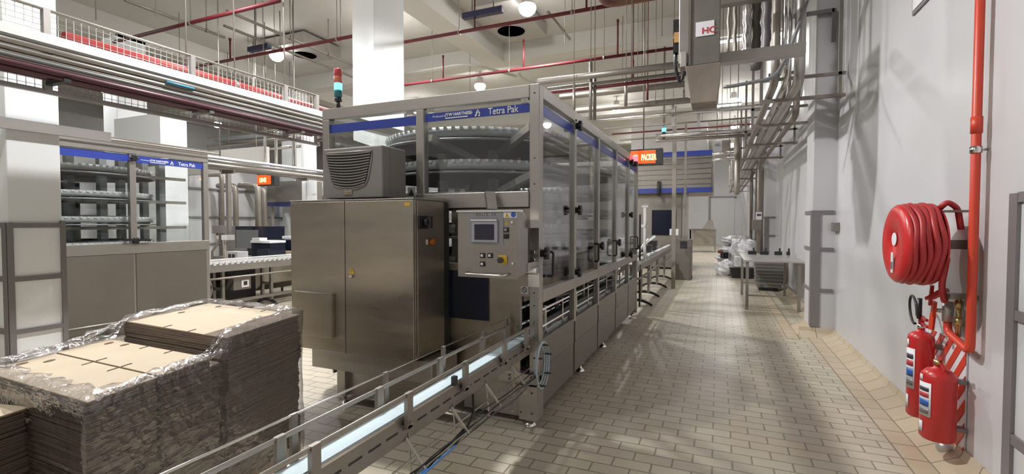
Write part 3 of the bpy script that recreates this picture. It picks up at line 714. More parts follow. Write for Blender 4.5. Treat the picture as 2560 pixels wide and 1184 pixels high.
# stretch film: four wrinkled walls and a gathered rim lying in over the top
def film():
    m = MB(); N = 90; e = .018
    per = []
    cs = [(e, -e), (e, L + e), (-WPAL - e, L + e), (-WPAL - e, -e)]
    for i in range(4):
        a, b = cs[i], cs[(i + 1) % 4]; n = int(N * math.dist(a, b) / 5)
        for k in range(n): per.append((a[0] + (b[0] - a[0]) * k / n, a[1] + (b[1] - a[1]) * k / n))
    n = len(per); cx, cy = -WPAL / 2, L / 2; rows = []
    topz = lambda y: .898 + (.10 * max(0, min(1, (y - yb) / .12)) if y > yb else 0)
    for j in range(17):
        row = []
        for i, (x, y) in enumerate(per):
            tz = topz(y) + .006; rv = random.uniform(-1, 1)
            if j < 12:
                z = .05 + (tz - .05) * j / 11; s = 1 + .010 * rv; zz = z + .006 * rv
                row.append(T(cx + (x - cx) * s, cy + (y - cy) * s, zz))
            else:
                k = (j - 11) / 5; s = 1 - .13 * k * (1 + .35 * sin(i * 1.7)) ; bump = .018 * sin(pi * k) * (1 + rv * .6)
                row.append(T(cx + (x - cx) * s, cy + (y - cy) * s, tz + .004 + bump))
        rows.append(row)
    vs = [p for r in rows for p in r]; fs = []
    for j in range(16):
        for i in range(n): fs.append((j * n + i, j * n + (i + 1) % n, (j + 1) * n + (i + 1) % n, (j + 1) * n + i))
    m.add(vs, fs, True)
    o = m.build('stretch_film', 'film'); tag(o, 'clear wrinkled stretch film wrapped around the pallet of carton stacks', 'plastic film')
    # gathered ridge of film rising from the front stacks to the rear ones
    pts = [T(-WPAL * .99, .02, .91), T(-WPAL * 1.0, .35, .925), T(-WPAL * 1.0, .6, .96), T(-WPAL * .99, .8, 1.0), T(-WPAL * .97, 1.25, 1.0)]
    m = MB(); q = []
    for a, b in zip(pts, pts[1:]):
        for k in range(8): q.append(lerp(a, b, k / 8) + Vector((random.uniform(-.008, .008), random.uniform(-.008, .008), random.uniform(-.006, .008))))
    m.tube(q, [.016 + random.uniform(-.008, .008) for _ in q], 8)
    q = [T(.01, .03 + .02 * k, .905 + random.uniform(-.004, .012)) for k in range(38)]
    m.tube(q, [.011 + random.uniform(-.006, .006) for _ in q], 8)
    q = [T(-.03 - .012 * k, .5 + .035 * k + random.uniform(-.01, .01), .903 + random.uniform(0, .01)) for k in range(14)]
    m.tube(q, [.009 + random.uniform(-.005, .005) for _ in q], 8)
    m.build('film_fold', glassy('film_gather', (.9, .9, .93), .22, .85, rough=.12, bump=1, bscale=30), o)
film()
# second pile at the lower left corner
T2 = xf((-2.43, .95, 0), radians(10))
T2b = xf(P(75, 1015, z=.80), radians(12)); q = P(75, 1015, z=.80)
T2 = xf((q.x, q.y - .0, 0), radians(12))
p = thing('pallet', 'wooden pallet under the unwrapped carton stack in the bottom left corner', 'pallet', T2(-.4, -.3, 0))
m = MB()
for k in range(4): quadbox(m, T2, -.8, 0, -.62 + k * .17, -.5 + k * .17, .09, .11)
for x in (-.8, -.45, -.1): quadbox(m, T2, x, x + .1, -.62, 0, 0, .09)
m.build('boards', 'wood', p)
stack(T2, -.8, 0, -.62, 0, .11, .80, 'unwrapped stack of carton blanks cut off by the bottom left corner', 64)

# ================================================================ INFEED CONVEYOR
cv = thing('infeed_conveyor', 'narrow steel infeed conveyor with pale belt running from bottom edge into the central machine', 'conveyor', (-1.4, 2.2, 0))
CXc, Y0, Y1, ZC = -1.405, .3, 3.62, .70
MB().box(CXc - .046, CXc + .046, Y0, Y1, ZC - .03, ZC).build('belt', 'belt', cv)
for s in (-1, 1):
    MB().box(CXc + s * .052, CXc + s * .058, Y0, Y1, ZC - .13, ZC - .006).build('side_plate', 'dsteel', cv)
    MB().box(CXc + s * .048, CXc + s * .060, Y0, Y1, ZC - .014, ZC - .004).build('wear_strip', 'shiny', cv)
    r = MB().box(CXc + s * .085 - .003, CXc + s * .085 + .003, Y0, Y1 - .02, ZC + .088, ZC + .100); r.cyl((CXc + s * .085, Y0, ZC + .104), (CXc + s * .085, Y1 - .02, ZC + .104), .005, 8)
    r.build('guide_rail', 'frame', cv)
r = MB().cyl((CXc - .12, Y0, ZC + .145), (CXc - .12, Y1 - .25, ZC + .145), .0055, 8); r.build('upper_rail', 'shiny', cv)
m = MB()
for k in range(26): m.box(CXc + .058, CXc + .0595, .4 + .12 * k, .48 + .12 * k, ZC - .075, ZC - .065)
m.build('side_slot', 'dark', cv)
for k, y in enumerate((.75, 1.28, 1.85, 2.4, 2.95, 3.35)):
    b = MB()
    for s in (-1, 1):
        b.box(CXc + s * .075, CXc + s * .095, y - .022, y + .022, ZC - .06, ZC + .108).box(CXc + s * .05, CXc + s * .095, y - .018, y + .018, ZC - .06, ZC - .045)
        b.cyl((CXc + s * .06, y, ZC - .035), (CXc + s * .115, y, ZC - .035), .009, 8)
    b.box(CXc - .128, CXc - .112, y + .08, y + .11, ZC - .03, ZC + .15).box(CXc - .128, CXc - .05, y + .085, y + .105, ZC - .03, ZC - .018)
    b.build('rail_bracket', 'dsteel', cv)
MB().box(CXc + .06, CXc + .085, 2.28, 2.31, ZC, ZC + .05).build('sensor', 'black', cv)
for y in (.4,):
    b = MB().box(CXc - .03, CXc + .03, y - .03, y + .03, .05, ZC - .13).box(CXc - .15, CXc + .15, y - .025, y + .025, .04, .09)
    for s in (-1, 1): b.cyl((CXc + s * .13, y, 0), (CXc + s * .13, y, .05), .03, 14)
    b.build('leg', 'dsteel', cv)
m = MB()
for (dx, dz, y0, y1) in ((.16, -.24, .3, 3.4), (.175, -.255, .3, 3.45), (.12, -.19, 1.0, 3.4), (.08, -.32, .3, 1.9)): m.cyl((CXc + dx, y0, ZC + dz), (CXc + dx, y1, ZC + dz), .005, 6)
for k in range(7): m.bar((CXc + .06, .6 + .42 * k, ZC - .12), (CXc + .17, .6 + .42 * k, ZC - .25), .012).bar((CXc + .06, .62 + .42 * k, ZC - .1), (CXc + .08, .62 + .42 * k, ZC - .33), .008)
m.build('cable_rail', 'frame', cv)
m = MB()
for j in range(3):
    pts = [(CXc + .165 + .012 * j, y, ZC - .232 + .006 * sin(y * 9 + j) - .004 * j) for y in [.3 + .12 * i for i in range(12 + 2 * j)]]; m.tube(pts, .0055, 6)
m.build('blue_air_line', 'bluefilm', cv)
m = MB()
for j in range(4):
    m.tube([(CXc + .13 + .015 * j + .015 * sin(y * 4 + j), y, ZC - .235 - .02 * (j % 2) - .012 * sin(y * 7 + 2 * j)) for y in [1.4 + .1 * i for i in range(21)]], .0045, 6)
m.tube(bend([(CXc + .08, 2.5, ZC - .12), (CXc + .14, 2.4, ZC - .2), (CXc + .1, 2.2, ZC - .33), (CXc + .16, 2.0, ZC - .26)], .1), .008, 6)
m.build('cable', 'black', cv)
MB().bar((XR - .3, YF - .12, .28), (XR - .05, YF - .2, .33), .02).bar((XR - .22, YF - .1, .33), (XR - .1, YF - .3, .22), .02).build('mounting_arm', 'frame', cv)

# ================================================================ SECOND ACCUMULATOR (left)
la = thing('accumulator_machine', 'second glazed accumulator with steel lower panels behind the left white column', 'machine', (-8.8, 4.1, 0))
LX, LY0, LY1 = -7.7, 2.75, 5.29
for y in (LY0, P(325, 450, x=LX).y, LY1 - .07): MB().box(LX - .07, LX, y, y + .08, .1, ZT).build('frame_post', 'frame', la, .005)
for y in (LY0, LY1 - .07): MB().box(-10.1, -10.02, y, y + .07, .1, ZT).build('frame_post', 'frame', la)
MB().box(LX - .07, LX + .01, LY0, LY1, 2.58, 2.70).build('top_beam', 'frame', la, .004)
MB().box(LX - .07, LX + .015, LY0, LY1, 2.70, 2.78).build('top_tray', 'panel', la, .004)
MB().box(-10.1, LX, LY1 - .07, LY1, 2.58, 2.68).build('top_beam', 'frame', la); MB().box(-10.1, LX, LY0, LY0 + .07, 2.58, 2.68).build('top_beam', 'frame', la)
ymid = P(325, 450, x=LX).y
for a, b in ((LY0 + .07, ymid), (ymid + .08, LY1 - .07)):
    g = MB().box(LX - .03, LX - .024, a, b, 1.32, 2.58).build('side_panel', 'glass', la)
    MB().box(LX - .022, LX - .016, a, b, 2.465, 2.565).build('blue_band', 'blue', g)
    if b > 5: band_text(g, (LX - .014, a, 2.475), FACE_X, 1.0, Vector((0, 1, 0)))
    MB().box(LX - .02, LX + .012, a - .03, b + .02, .12, 1.16).build('lower_panel', 'lower', la, .004)
MB().box(LX - .04, LX + .02, LY0, LY1, 1.16, 1.31).build('side_rail', 'frame', la, .004)
MB().cyl((LX + .012, LY0, .22), (LX + .012, LY1 - .1, .2), .012, 8).build('lower_rail', 'frame', la)
knob(la, LX, ymid + .04, 1.34); knob(la, LX, ymid + .04, 2.52)
MB().bar((LX + .05, ymid - .12, 1.36), (LX + .05, ymid + .22, 1.34), .03).build('latch_handle', 'black', la)
helix(la, -8.95, 4.0, 1.0, [2.35 - .36 * k for k in range(4)], .4, posts=False)
m = MB()
for y, x in ((3.45, -8.2), (3.85, -8.6), (4.1, -8.3), (4.55, -8.7), (4.85, -8.2), (5.0, -8.9)): m.box(x - .05, x + .05, y - .04, y + .05, 1.2, 2.6)
m.build('inner_post', 'ringd', la)
m = MB()
for z in (2.28, 1.9, 1.5): m.box(-8.15, -8.1, LY0 + .1, LY1 - .1, z, z + .045)
m.build('inner_rail', 'pipe', la)
MB().box(-10.05, LX - .1, LY0 + .1, LY1 - .1, 1.1, 1.15).build('inner_deck', 'dsteel', la)
for y in (2.9, 5.2): foot(la, LX - .04, y, .12)
# outfeed conveyor with curved black feet, behind it
def curved_foot(parent, x, y, along='X', w=.34):
    m = MB(); n = 10; vs = []; fs = []
    for i in range(n + 1):
        u = -1 + 2 * i / n; z1 = .13 - .10 * u * u; z0 = z1 - .045 - .01 * (1 - abs(u)); hw = .022
        for (dz, dw) in ((z0, -hw), (z0, hw), (z1, hw), (z1, -hw)):
            vs.append((x + u * w / 2, y + dw, dz) if along == 'X' else (x + dw, y + u * w / 2, dz))
    for i in range(n):
        for k in range(4): fs.append((i * 4 + k, i * 4 + (k + 1) % 4, i * 4 + 4 + (k + 1) % 4, i * 4 + 4 + k))
    fs += [(0, 1, 2, 3), (n * 4 + 3, n * 4 + 2, n * 4 + 1, n * 4)]; m.add(vs, fs)
    for s in (-1, 1):
        c = (x + s * w * .46, y, 0) if along == 'X' else (x, y + s * w * .46, 0); m.lathe([(.022, 0), (.02, .02), (.008, .025), (.008, .05)], c, n=10)
    return m.build('curved_foot', 'black', parent)
def conveyor(label, x, y0, y1, z, w, legs, foot_w=.4, caps=True, flip=False):
    c = thing('slat_conveyor', label, 'conveyor', (x, (y0 + y1) / 2, 0))
    MB().box(x - w / 2 + .02, x + w / 2 - .02, y0, y1, z - .03, z).build('slat_chain', 'chain', c)
    MB().box(x - w / 2 - .012, x - w / 2, y0, y1, z - .14, z + .005).build('side_plate', 'frame', c); MB().box(x + w / 2, x + w / 2 + .012, y0, y1, z - .14, z + .005).build('side_plate', 'frame', c)
    m = MB().box(x + w / 2 + .0, x + w / 2 + .03, y0, y1, z + .03, z + .055).box(x - w / 2 - .03, x - w / 2, y0, y1, z + .03, z + .055); m.build('guide_rail', 'white' if caps else 'shiny', c)
    m = MB(); k = y0 + .05
    while k < y1: m.box(x + w / 2 + .01, x + w / 2 + .035, k, k + .05, z - .02, z + .03); k += .11
    m.build('rail_clip', 'label', c)
    m = MB().cyl((x + w / 2 + .05, y0, z - .25), (x + w / 2 + .05, y1, z - .25), .02, 8); m.build('lower_rail', 'pipe', c)
    for ly in legs:
        MB().box(x + w * .3 - .025, x + w * .3 + .025, ly - .025, ly + .025, .09, z - .1).box(x - w * .3 - .025, x - w * .3 + .025, ly - .025, ly + .025, .09, z - .1).box(x - w * .3, x + w * .3, ly - .02, ly + .02, .4, .44).build('leg', 'dsteel', c)
        curved_foot(c, x, ly, 'X', foot_w)
    return c
cL = conveyor('long slat conveyor with white guide rail behind the left accumulator', -8.15, 5.35, 9.2, .88, .4, (5.75, 6.75, 7.9), .55)
m = MB().box(-8.3, -7.95, 5.9, 6.25, .38, .6); mm = m.build('motor_box', 'panel', cL, .01); MB().box(-7.95, -7.94, 6.05, 6.2, .42, .56).build('cover', 'white', mm, .003); MB().box(-7.94, -7.935, 6.09, 6.16, .46, .53).build('window', 'dark', mm)
MB().tube(bend([(-8.1, 5.5, .75), (-8.0, 5.55, .4), (-8.1, 5.4, .12), (-8.4, 5.3, .05)], .2), .03, 8).build('hose', 'guard', cL)
MB().bar((-7.95, 5.4, .2), (-7.95, 8.8, .2), .05).build('lower_brace', 'dsteel', cL)
MB().box(-8.7, -8.4, 5.4, 6.7, .1, .72).build('drive_housing', 'dark', cL)
# things behind that conveyor
t = thing('steel_tank', 'brown-grey steel box under the left slat conveyor', 'machine', (-8.9, 7.5, 0))
MB().prism([(-9.6, .75), (-8.48, .75), (-8.48, .35), (-8.7, .2), (-9.4, .2)], 6.9, 8.3, 'Y').build('body', 'steel', t, .01)
for x, y in ((-9.4, 7.0), (-8.6, 7.0), (-9.4, 8.2), (-8.6, 8.2)): MB().cyl((x, y, 0), (x, y, .22), .025, 10).build('foot', 'black', t)
def machine_box(name, label, cat, px0, py0, px1, py1, y, d, m1, extra=None, group=None):
    a, b = P(px0, py0, y=y), P(px1, py1, y=y); z0 = b.z if b.z > .35 else 0
    t = thing(name, label, cat, ((a.x + b.x) / 2, y, z0), group)
    MB().box(a.x, b.x, y, y + d, z0, a.z).build('body', m1, t, .006)
    if extra: extra(t, a, b, y)
    return t
def ex_printer(t, a, b, y):
    MB().box(a.x + .05, b.x - .3, y - .02, y, b.z + (a.z - b.z) * .55, a.z - .1).build('vent', 'ringd', t)
    MB().box(a.x, a.x + .5, y - .03, y, b.z + (a.z - b.z) * .5, b.z + (a.z - b.z) * .55).build('trim_strip', 'frame', t)
    MB().box(a.x - .3, a.x, y, y + .3, 0.2, a.z).build('side_frame', 'frame', t)
machine_box('filling_unit', 'large dark machine body standing behind the left slat conveyor', 'machine', 588, 565, 668, 690, 9.4, .6, 'navy', ex_printer)
t = machine_box('black_tub', 'black tub with white lid behind the left slat conveyor', 'tub', 628, 602, 676, 650, 7.4, .4, 'navy')
a, b = P(628, 602, y=7.4), P(676, 612, y=7.4); MB().box(a.x, b.x, 7.38, 7.8, a.z - .04, a.z + .01).box(a.x + .02, a.x + .25, 7.4, 7.6, a.z, a.z + .07).build('lid', 'white', t, .004)
t = machine_box('carton_box', 'brown carton box half hidden by the steel cabinet, behind the left conveyor', 'box', 678, 625, 735, 650, 8.0, .6, 'kraft')
t = machine_box('black_bag', 'black covered bundle lying on the brown carton box', 'bundle', 672, 598, 740, 624, 8.02, .55, 'navy')
a = P(700, 595, y=8.0); MB().box(a.x, a.x + .6, 8.05, 8.4, a.z - .02, a.z + .05).build('white_sheet', 'white', t, .01)
def ex_ctrl(t, a, b, y):
    for k in (0, 1):
        x = a.x + (b.x - a.x) * (.35 + .32 * k); MB().box(x - .04, x + .04, y - .008, y, a.z - .13, a.z - .05).build('gauge', 'darktext', t)
machine_box('control_box', 'small white control box with two dark gauges behind the left slat conveyor', 'control box', 564, 628, 594, 655, 6.9, .25, 'white', ex_ctrl)
t = machine_box('grey_monitor', 'grey monitor box on an arm beside the left accumulator', 'monitor', 530, 563, 556, 583, 8.0, .12, 'panel')
a = P(543, 583, y=8.06); MB().tube([(a.x, 8.06, a.z), (a.x + .02, 8.06, a.z - .25), (a.x - .2, 8.06, a.z - .45), (a.x - .2, 8.06, 0)], .03, 8).build('arm', 'pipe', t)
t = machine_box('label_printer', 'small white printer head on a bracket beside the left accumulator', 'printer', 553, 587, 568, 600, 8.0, .2, 'white')
a = P(560, 600, y=8.1); MB().cyl((a.x, 8.1, 0), (a.x, 8.1, a.z), .03, 8).build('stand', 'pipe', t)
t = machine_box('conveyor_frame', 'long grey machine bed behind the left slat conveyor', 'machine', 528, 640, 628, 700, 8.6, .7, 'dsteel')
# vertical pipes and posts
for px, y0_, zt, r, lab in ((556, 9.6, 3.0, .06, 'thick grey pipe riser, first beside the left accumulator'), (590, 10.4, 2.75, .08, 'grey pipe riser with elbow behind the dark machine'),
                            (646, 10.6, 2.75, .09, 'left one of two grey pipe risers below the small red display'), (662, 11.6, 2.75, .09, 'right one of two grey pipe risers below the small red display')):
    a = P(px, 560, y=y0_); tag(MB().tube(bend([(a.x, y0_, 0), (a.x, y0_, zt), (a.x - .8, y0_, zt + .02)], .15), r, 12).build('pipe_riser', 'pipe'), lab, 'pipe')
a = P(572, 500, y=9.0); tag(MB().box(a.x - .05, a.x + .05, 8.95, 9.05, 0, 3.2).build('steel_post', 'dsteel'), 'slim steel post rising behind the left slat conveyor', 'post')
# red led display (left) and its bracket
def led_display(name, label, px0, py0, px1, py1, y, rows, d=.16):
    a, b = P(px0, py0, y=y), P(px1, py1, y=y); t = thing(name, label, 'led display', ((a.x + b.x) / 2, y, b.z))
    MB().box(a.x, b.x + .12, y, y + d, b.z - .03, a.z + .03).build('housing', 'dark', t, .006)
    f = MB().box(a.x + .01, b.x - .01, y - .004, y, b.z, a.z).build('panel', 'ledback', t)
    h = a.z - b.z
    for i, (s, px, sx_) in enumerate(rows):
        q = P(px, py0, y=y); text('lettering', s, h * .62, (q.x, y - .008, b.z + h * .26), FACE_Y, 'ledtext', f, .002, sx_, .004)
    MB().cyl(((a.x + b.x) / 2, y + d / 2, a.z), ((a.x + b.x) / 2, y + d / 2, 6.8), .012, 8).build('hanger', 'pipe_dull', t)
    return t
led_display('led_display', 'small red led display lit above the left conveyors', 643, 438, 678, 460, 9.0, (('LINE', 649, .8),))
led_display('led_display', 'bright red and yellow led display reading PACKER beyond the central machine', 1575, 378, 1640, 407, 9.6, (('30', 1585, .5), ('PACKER', 1603, .50)))

# ================================================================ RIGHT BACKGROUND
cR = conveyor('slat conveyor on curved black feet leaving the rear of the central machine', -1.45, 8.6, 15.8, .86, .26, (9.5, 10.7, 12.3, 14.0), .62, caps=False)
cR2 = conveyor('second slat conveyor beside the first, behind the central machine', -2.15, 8.6, 15.0, .8, .24, (9.8, 11.6, 13.4), .5, caps=False)
m = MB()
for k in range(16): m.cyl((-1.30, 10.2 + .3 * k, .9), (-1.30, 10.2 + .3 * k, .96), .03, 8)
m.build('roller', 'white', cR)
m = MB().bar((-1.6, 10.3, .9), (-1.35, 10.5, 1.25), .04).bar((-1.5, 9.6, .88), (-1.5, 9.6, 1.25), .04).bar((-1.8, 11.2, .9), (-1.3, 11.2, 1.3), .05); m.build('guide_arm', 'white', cR)
m = MB().box(-1.7, -1.35, 10.9, 11.2, .95, 1.1).box(-1.6, -1.4, 12.3, 12.6, .9, 1.15).box(-1.75, -1.5, 9.4, 9.5, .9, 1.1); m.build('sensor_block', 'black', cR)
t = machine_box('junction_box', 'pale grey junction box above the conveyor beyond the central machine', 'control box', 1674, 572, 1696, 588, 13.0, .2, 'label')
a = P(1685, 588, y=13.1); MB().cyl((a.x, 13.1, 0), (a.x, 13.1, a.z), .03, 8).build('stand', 'pipe', t)
a, b = P(1612, 507, y=9.2), P(1618, 588, y=9.2)
t = thing('upright_bracket', 'bright white upright arm at the rear end of the central machine', 'machine part', (a.x, 9.2, b.z))
MB().box(a.x - .025, a.x + .025, 9.2, 9.25, .88, a.z).build('upright', 'white', t); MB().box(a.x - .05, a.x + .06, 9.19, 9.26, a.z - .08, a.z).box(a.x - .06, a.x + .06, 9.19, 9.26, b.z + .15, b.z + .2).build('crosspiece', 'white', t)
a = P(1600, 560, y=9.0); tag(MB().box(a.x - .015, a.x + .015, 9.0, 9.03, .05, 1.75).build('black_post', 'black'), 'thin black post directly behind the central machine', 'post')
def ex_cab(t, a, b, y):
    MB().box(a.x + .12, b.x - .12, y - .01, y, a.z - .25, a.z - .05).build('dark_window', 'dark', t)
    MB().box(a.x, b.x, y + .02, y + .5, 0, .09).build('base', 'dark', t)
machine_box('small_cabinet', 'small grey steel cabinet with dark window at the end of the conveyor', 'cabinet', 1689, 598, 1728, 697, 14.2, .6, 'panel', ex_cab)
# tall machine with the raised blue-banded box
t = thing('packing_machine', 'tall packing machine with blue banded upper box beyond the red display', 'machine', (-1.5, 17.2, 0))
YP = 17; a, b = P(1575, 398, y=YP), P(1778, 492, y=YP); z1 = P(1700, 378, y=YP).z; z0 = P(1700, 482, y=YP).z
MB().box(a.x, b.x, YP, YP + 2.5, z0, z1).build('upper_box', 'panel', t, .01)
for zz in (z0 + .01, z1 - .17): MB().box(a.x - .01, b.x + .02, YP - .03, YP + 2.5, zz, zz + .16).build('blue_band', 'blue', t)
m = MB()
for k in range(1, 7): m.cyl((a.x, YP - .01, z0 + .12 + k * (z1 - z0 - .2) / 7), (b.x - .02, YP - .01, z0 + .12 + k * (z1 - z0 - .2) / 7), .014, 6)
m.build('panel_rib', 'dsteel', t)
MB().box(b.x - .0, b.x + .06, YP + .1, YP + 2.5, z0, z1 + .3).build('edge_frame', 'frame', t)
MB().box(a.x, b.x - .15, YP + .2, YP + 2.3, z1, z1 + .95).build('upper_duct', 'duct', t, .01)
c = P(1702, 560, y=YP)
MB().box(a.x, c.x, YP + .3, YP + 2.3, .05, z0).build('lower_body', 'panel', t, .01)
d0, d1 = P(1630, 525, y=YP + .3), P(1690, 588, y=YP + .3); MB().box(d0.x, d1.x, YP + .27, YP + .3, d1.z, d0.z).build('dark_window', 'navy', t)
for px in (1708, 1716): e = P(px, 560, y=YP); MB().box(e.x - .04, e.x + .04, YP + .3, YP + .4, .02, z0).build('support_post', 'frame', t)
q = P(1660, 330, y=15); t = stack_light(q.x, 15, q.z - .2, 'far signal tower with a lit cyan lens left of the tall upright post', 1.7, ('cyan',)); MB().cyl((q.x, 15, q.z + .1), (q.x, 15, 6.8), .03, 8).build('hanger', 'pipe_dull', t)
q = P(714, 500, y=13); t = stack_light(q.x, 13, q.z - .2, 'far signal tower with a lit blue lens above the steel cabinet corner', 1.4, ('cyan',)); MB().cyl((q.x, 13, q.z + .08), (q.x, 13, 6.8), .03, 8).build('hanger', 'pipe_dull', t)
q = P(1647, 490, y=16.9); tag(MB().cyl((q.x, 16.9, q.z), (q.x, 16.9, q.z + .5), .06, 10).build('sensor_post', 'dark'), 'short dark sensor standing before the blue banded machine', 'sensor')
# tall slim uprights
for px, y_, w_, lab in ((1684, 12.2, .09, 'tall grey square upright left of the small steel cabinet'), (1712, 14.6, .06, 'slender grey upright directly behind the small steel cabinet')):
    a = P(px, 560, y=y_); tag(MB().box(a.x - w_ / 2, a.x + w_ / 2, y_, y_ + w_, 0, 4.4).build('steel_post', 'pipe_dull'), lab, 'post')
# far sink bench
t = thing('steel_trough', 'long stainless steel trough near the far white wall', 'trough', (-.9, 28.5, 0))
a, b = P(1722, 572, y=28), P(1791, 612, y=28)
MB().box(a.x, b.x - .1, 28, 29, .35, 1.2).build('basin', 'steel', t, .01); MB().box(a.x, b.x, 27.95, 29.05, 1.2, 1.26).build('rim', 'shiny', t)
MB().prism([(b.x - .75, 1.26), (b.x - .1, 1.26), (b.x - .2, 1.75), (b.x - .45, 1.7)], 28.6, 28.7, 'Y').build('splash_guard', 'frame', t)
for x in (a.x + .05, b.x - .1): MB().box(x, x + .07, 28, 28.07, 0, 1.2).build('leg', 'dsteel', t)
# steel table
tb = thing('steel_table', 'stainless steel table against the right wall beyond the nearest pilaster', 'table', (.95, 10.9, 0))
TX0, TX1, TY0, TY1 = .44, 1.40, 9.72, 11.9
MB().box(TX0, TX1, TY0, TY1, .885, .92).build('tabletop', 'tabletop', tb, .004)
for x in (TX0 + .04, TX1 - .09):
    for y in (TY0 + .06, TY1 - .12): MB().box(x, x + .05, y, y + .05, 0.0, .885).build('leg', 'dsteel', tb)
MB().box(TX0 + .06, TX1 - .05, TY0 + .07, TY0 + .1, .25, .28).box(TX0 + .06, TX1 - .05, TY1 - .1, TY1 - .07, .25, .28).box(TX0 + .9, TX0 + .93, TY0 + .1, TY1 - .1, .25, .28).build('stretcher', 'dsteel', tb)
for k, (px, w_, lab) in enumerate(((1880, .16, 'leftmost black tool at the back of the steel table'), (1910, .16, 'second black tool from the left on the steel table'), (1945, .14, 'third black tool, right of centre on the steel table'), (1970, .06, 'small black cylinder at the right on the steel table'))):
    q = P(px, 622, y=11.6); m = MB().box(q.x - w_ / 2, q.x + w_ / 2, 11.5, 11.62, .92, .99).cyl((q.x + w_ * .2, 11.56, .99), (q.x + w_ * .2, 11.56, 1.06), .018, 8); tag(m.build('hand_tool', 'black', None, .004), lab, 'tool')
# ribbed grey bin
t = thing('ribbed_bin', 'dark grey ribbed bin standing behind the steel table legs', 'bin', (1.1, 12.9, 0))
m = MB().prism([(.86, .08), (1.36, .08), (1.44, .78), (.78, .78)], 12.6, 13.1, 'Y'); m.build('body', 'bin', t, .01)
for k in range(8): MB().box(.82, 1.46, 12.58, 13.12, .18 + .075 * k, .2 + .075 * k).build('rib', 'bin', t)
MB().box(.76, 1.47, 12.56, 13.14, .77, .81).build('rim', 'black', t); MB().box(.9, 1.3, 12.65, 13.05, 0, .08).build('base', 'black', t)
t = thing('canister', 'white plastic canister against the wall right of the ribbed bin', 'canister', (1.36, 13.9, 0))
MB().lathe([(.11, 0), (.13, .03), (.13, .6), (.09, .66), (.05, .67)], (1.34, 13.9, .0), n=20).build('body', 'canister', t); MB().cyl((1.34, 13.9, .67), (1.34, 13.9, .71), .045, 12).build('cap', 'white', t)
# black crate, bags on pallets
t = thing('black_crate', 'low black plastic crate left of the ribbed bin under the bags', 'crate', (.75, 15.6, 0))
MB().prism([(.38, 0), (1.1, 0), (1.15, .3), (.33, .3)], 15.2, 15.9, 'Y').build('body', 'black', t, .01); MB().box(.31, 1.17, 15.18, 15.92, .28, .31).build('rim', 'dark', t)
def bagmesh(name, c, d, label, m='bag', seed=1, cat='bag'):
    random.seed(seed); bm = bmesh.new(); bmesh.ops.create_icosphere(bm, subdivisions=4, radius=1)
    ph = [random.uniform(0, 6) for _ in range(9)]
    for v in bm.verts:
        x, y, z = v.co; n = .10 * sin(5 * x + ph[0]) * sin(6 * y + ph[1]) + .07 * sin(11 * z + ph[2] + 4 * x) + .05 * sin(17 * y + ph[3]) * sin(13 * x + ph[4])
        v.co *= 1 + n; v.co.z = max(v.co.z, -.62)
        v.co = Vector((v.co.x * d[0] / 2, v.co.y * d[1] / 2, (v.co.z + .62) * d[2] / 1.62))
    me = bpy.data.meshes.new(name); bm.to_mesh(me); bm.free(); me.materials.append(M[m])
    for p_ in me.polygons: p_.use_smooth = True
    o = bpy.data.objects.new(name, me); COL.objects.link(o); o.location = c; return tag(o, label, cat)
M['bagw'] = mat('milky_bag', (.62, .62, .64), .25, noise=.3, nscale=7, bump=.8)
def palletbox(x0, x1, y0, y1, lab):
    t = thing('pallet', lab, 'pallet', ((x0 + x1) / 2, (y0 + y1) / 2, 0))
    m = MB()
    for k in range(5): m.box(x0, x1, y0 + k * (y1 - y0 - .1) / 4, y0 + .1 + k * (y1 - y0 - .1) / 4, .12, .14)
    for x in (x0, (x0 + x1) / 2 - .05, x1 - .1): m.box(x, x + .1, y0, y1, 0, .12)
    m.build('boards', 'wood', t)
palletbox(.35, 1.35, 16.6, 17.8, 'wooden pallet carrying the nearer milky bags by the right wall')
palletbox(.3, 1.2, 19.3, 20.5, 'wooden pallet carrying the flat white sacks farther down the right wall')
bagmesh('plastic_bag', (.72, 17.2, .14), (.8, 1.0, 1.0), 'big milky plastic bag bundle on the pallet beyond the ribbed bin', 'bagw', 3)
bagmesh('plastic_bag', (.82, 15.7, .62), (.6, .5, .5), 'milky plastic bag on top, right above the ribbed bin', 'bagw', 8)
bagmesh('plastic_bag', (.25, 16.1, 0), (.6, .6, .45), 'clear crumpled plastic bag lying on the floor before the pallets', 'bagw', 5)
t = thing('control_stand_crate', 'milky wrapped carton under the nearer bags, above the black crate', 'box', (.8, 16.2, .3)); MB().box(.45, 1.1, 15.3, 15.85, .31, .62).build('body', 'bagw', t, .02)
for k in range(3): bagmesh('white_sack', (.62 + .04 * k, 19.8 + .05 * k, .14 + .33 * k), (1.35 - .1 * k, 1.2, .32), ('lowest flat white sack on the far pallet', 'middle flat white sack on the far pallet', 'topmost flat white sack on the far pallet')[k], 'bagw', 20 + k, 'sack')
t = thing('dark_bundle', 'small brown and black bundle at the foot of the milky bags', 'bundle', (.12, 17, 0)); MB().cb((.2, 16.9, .55), (.2, .2, .22), .4).build('body', 'black', t, .03); MB().cb((.08, 16.88, .66), (.14, .16, .1), .2).build('top', mat('brown', (.16, .05, .03), .6), t, .02)
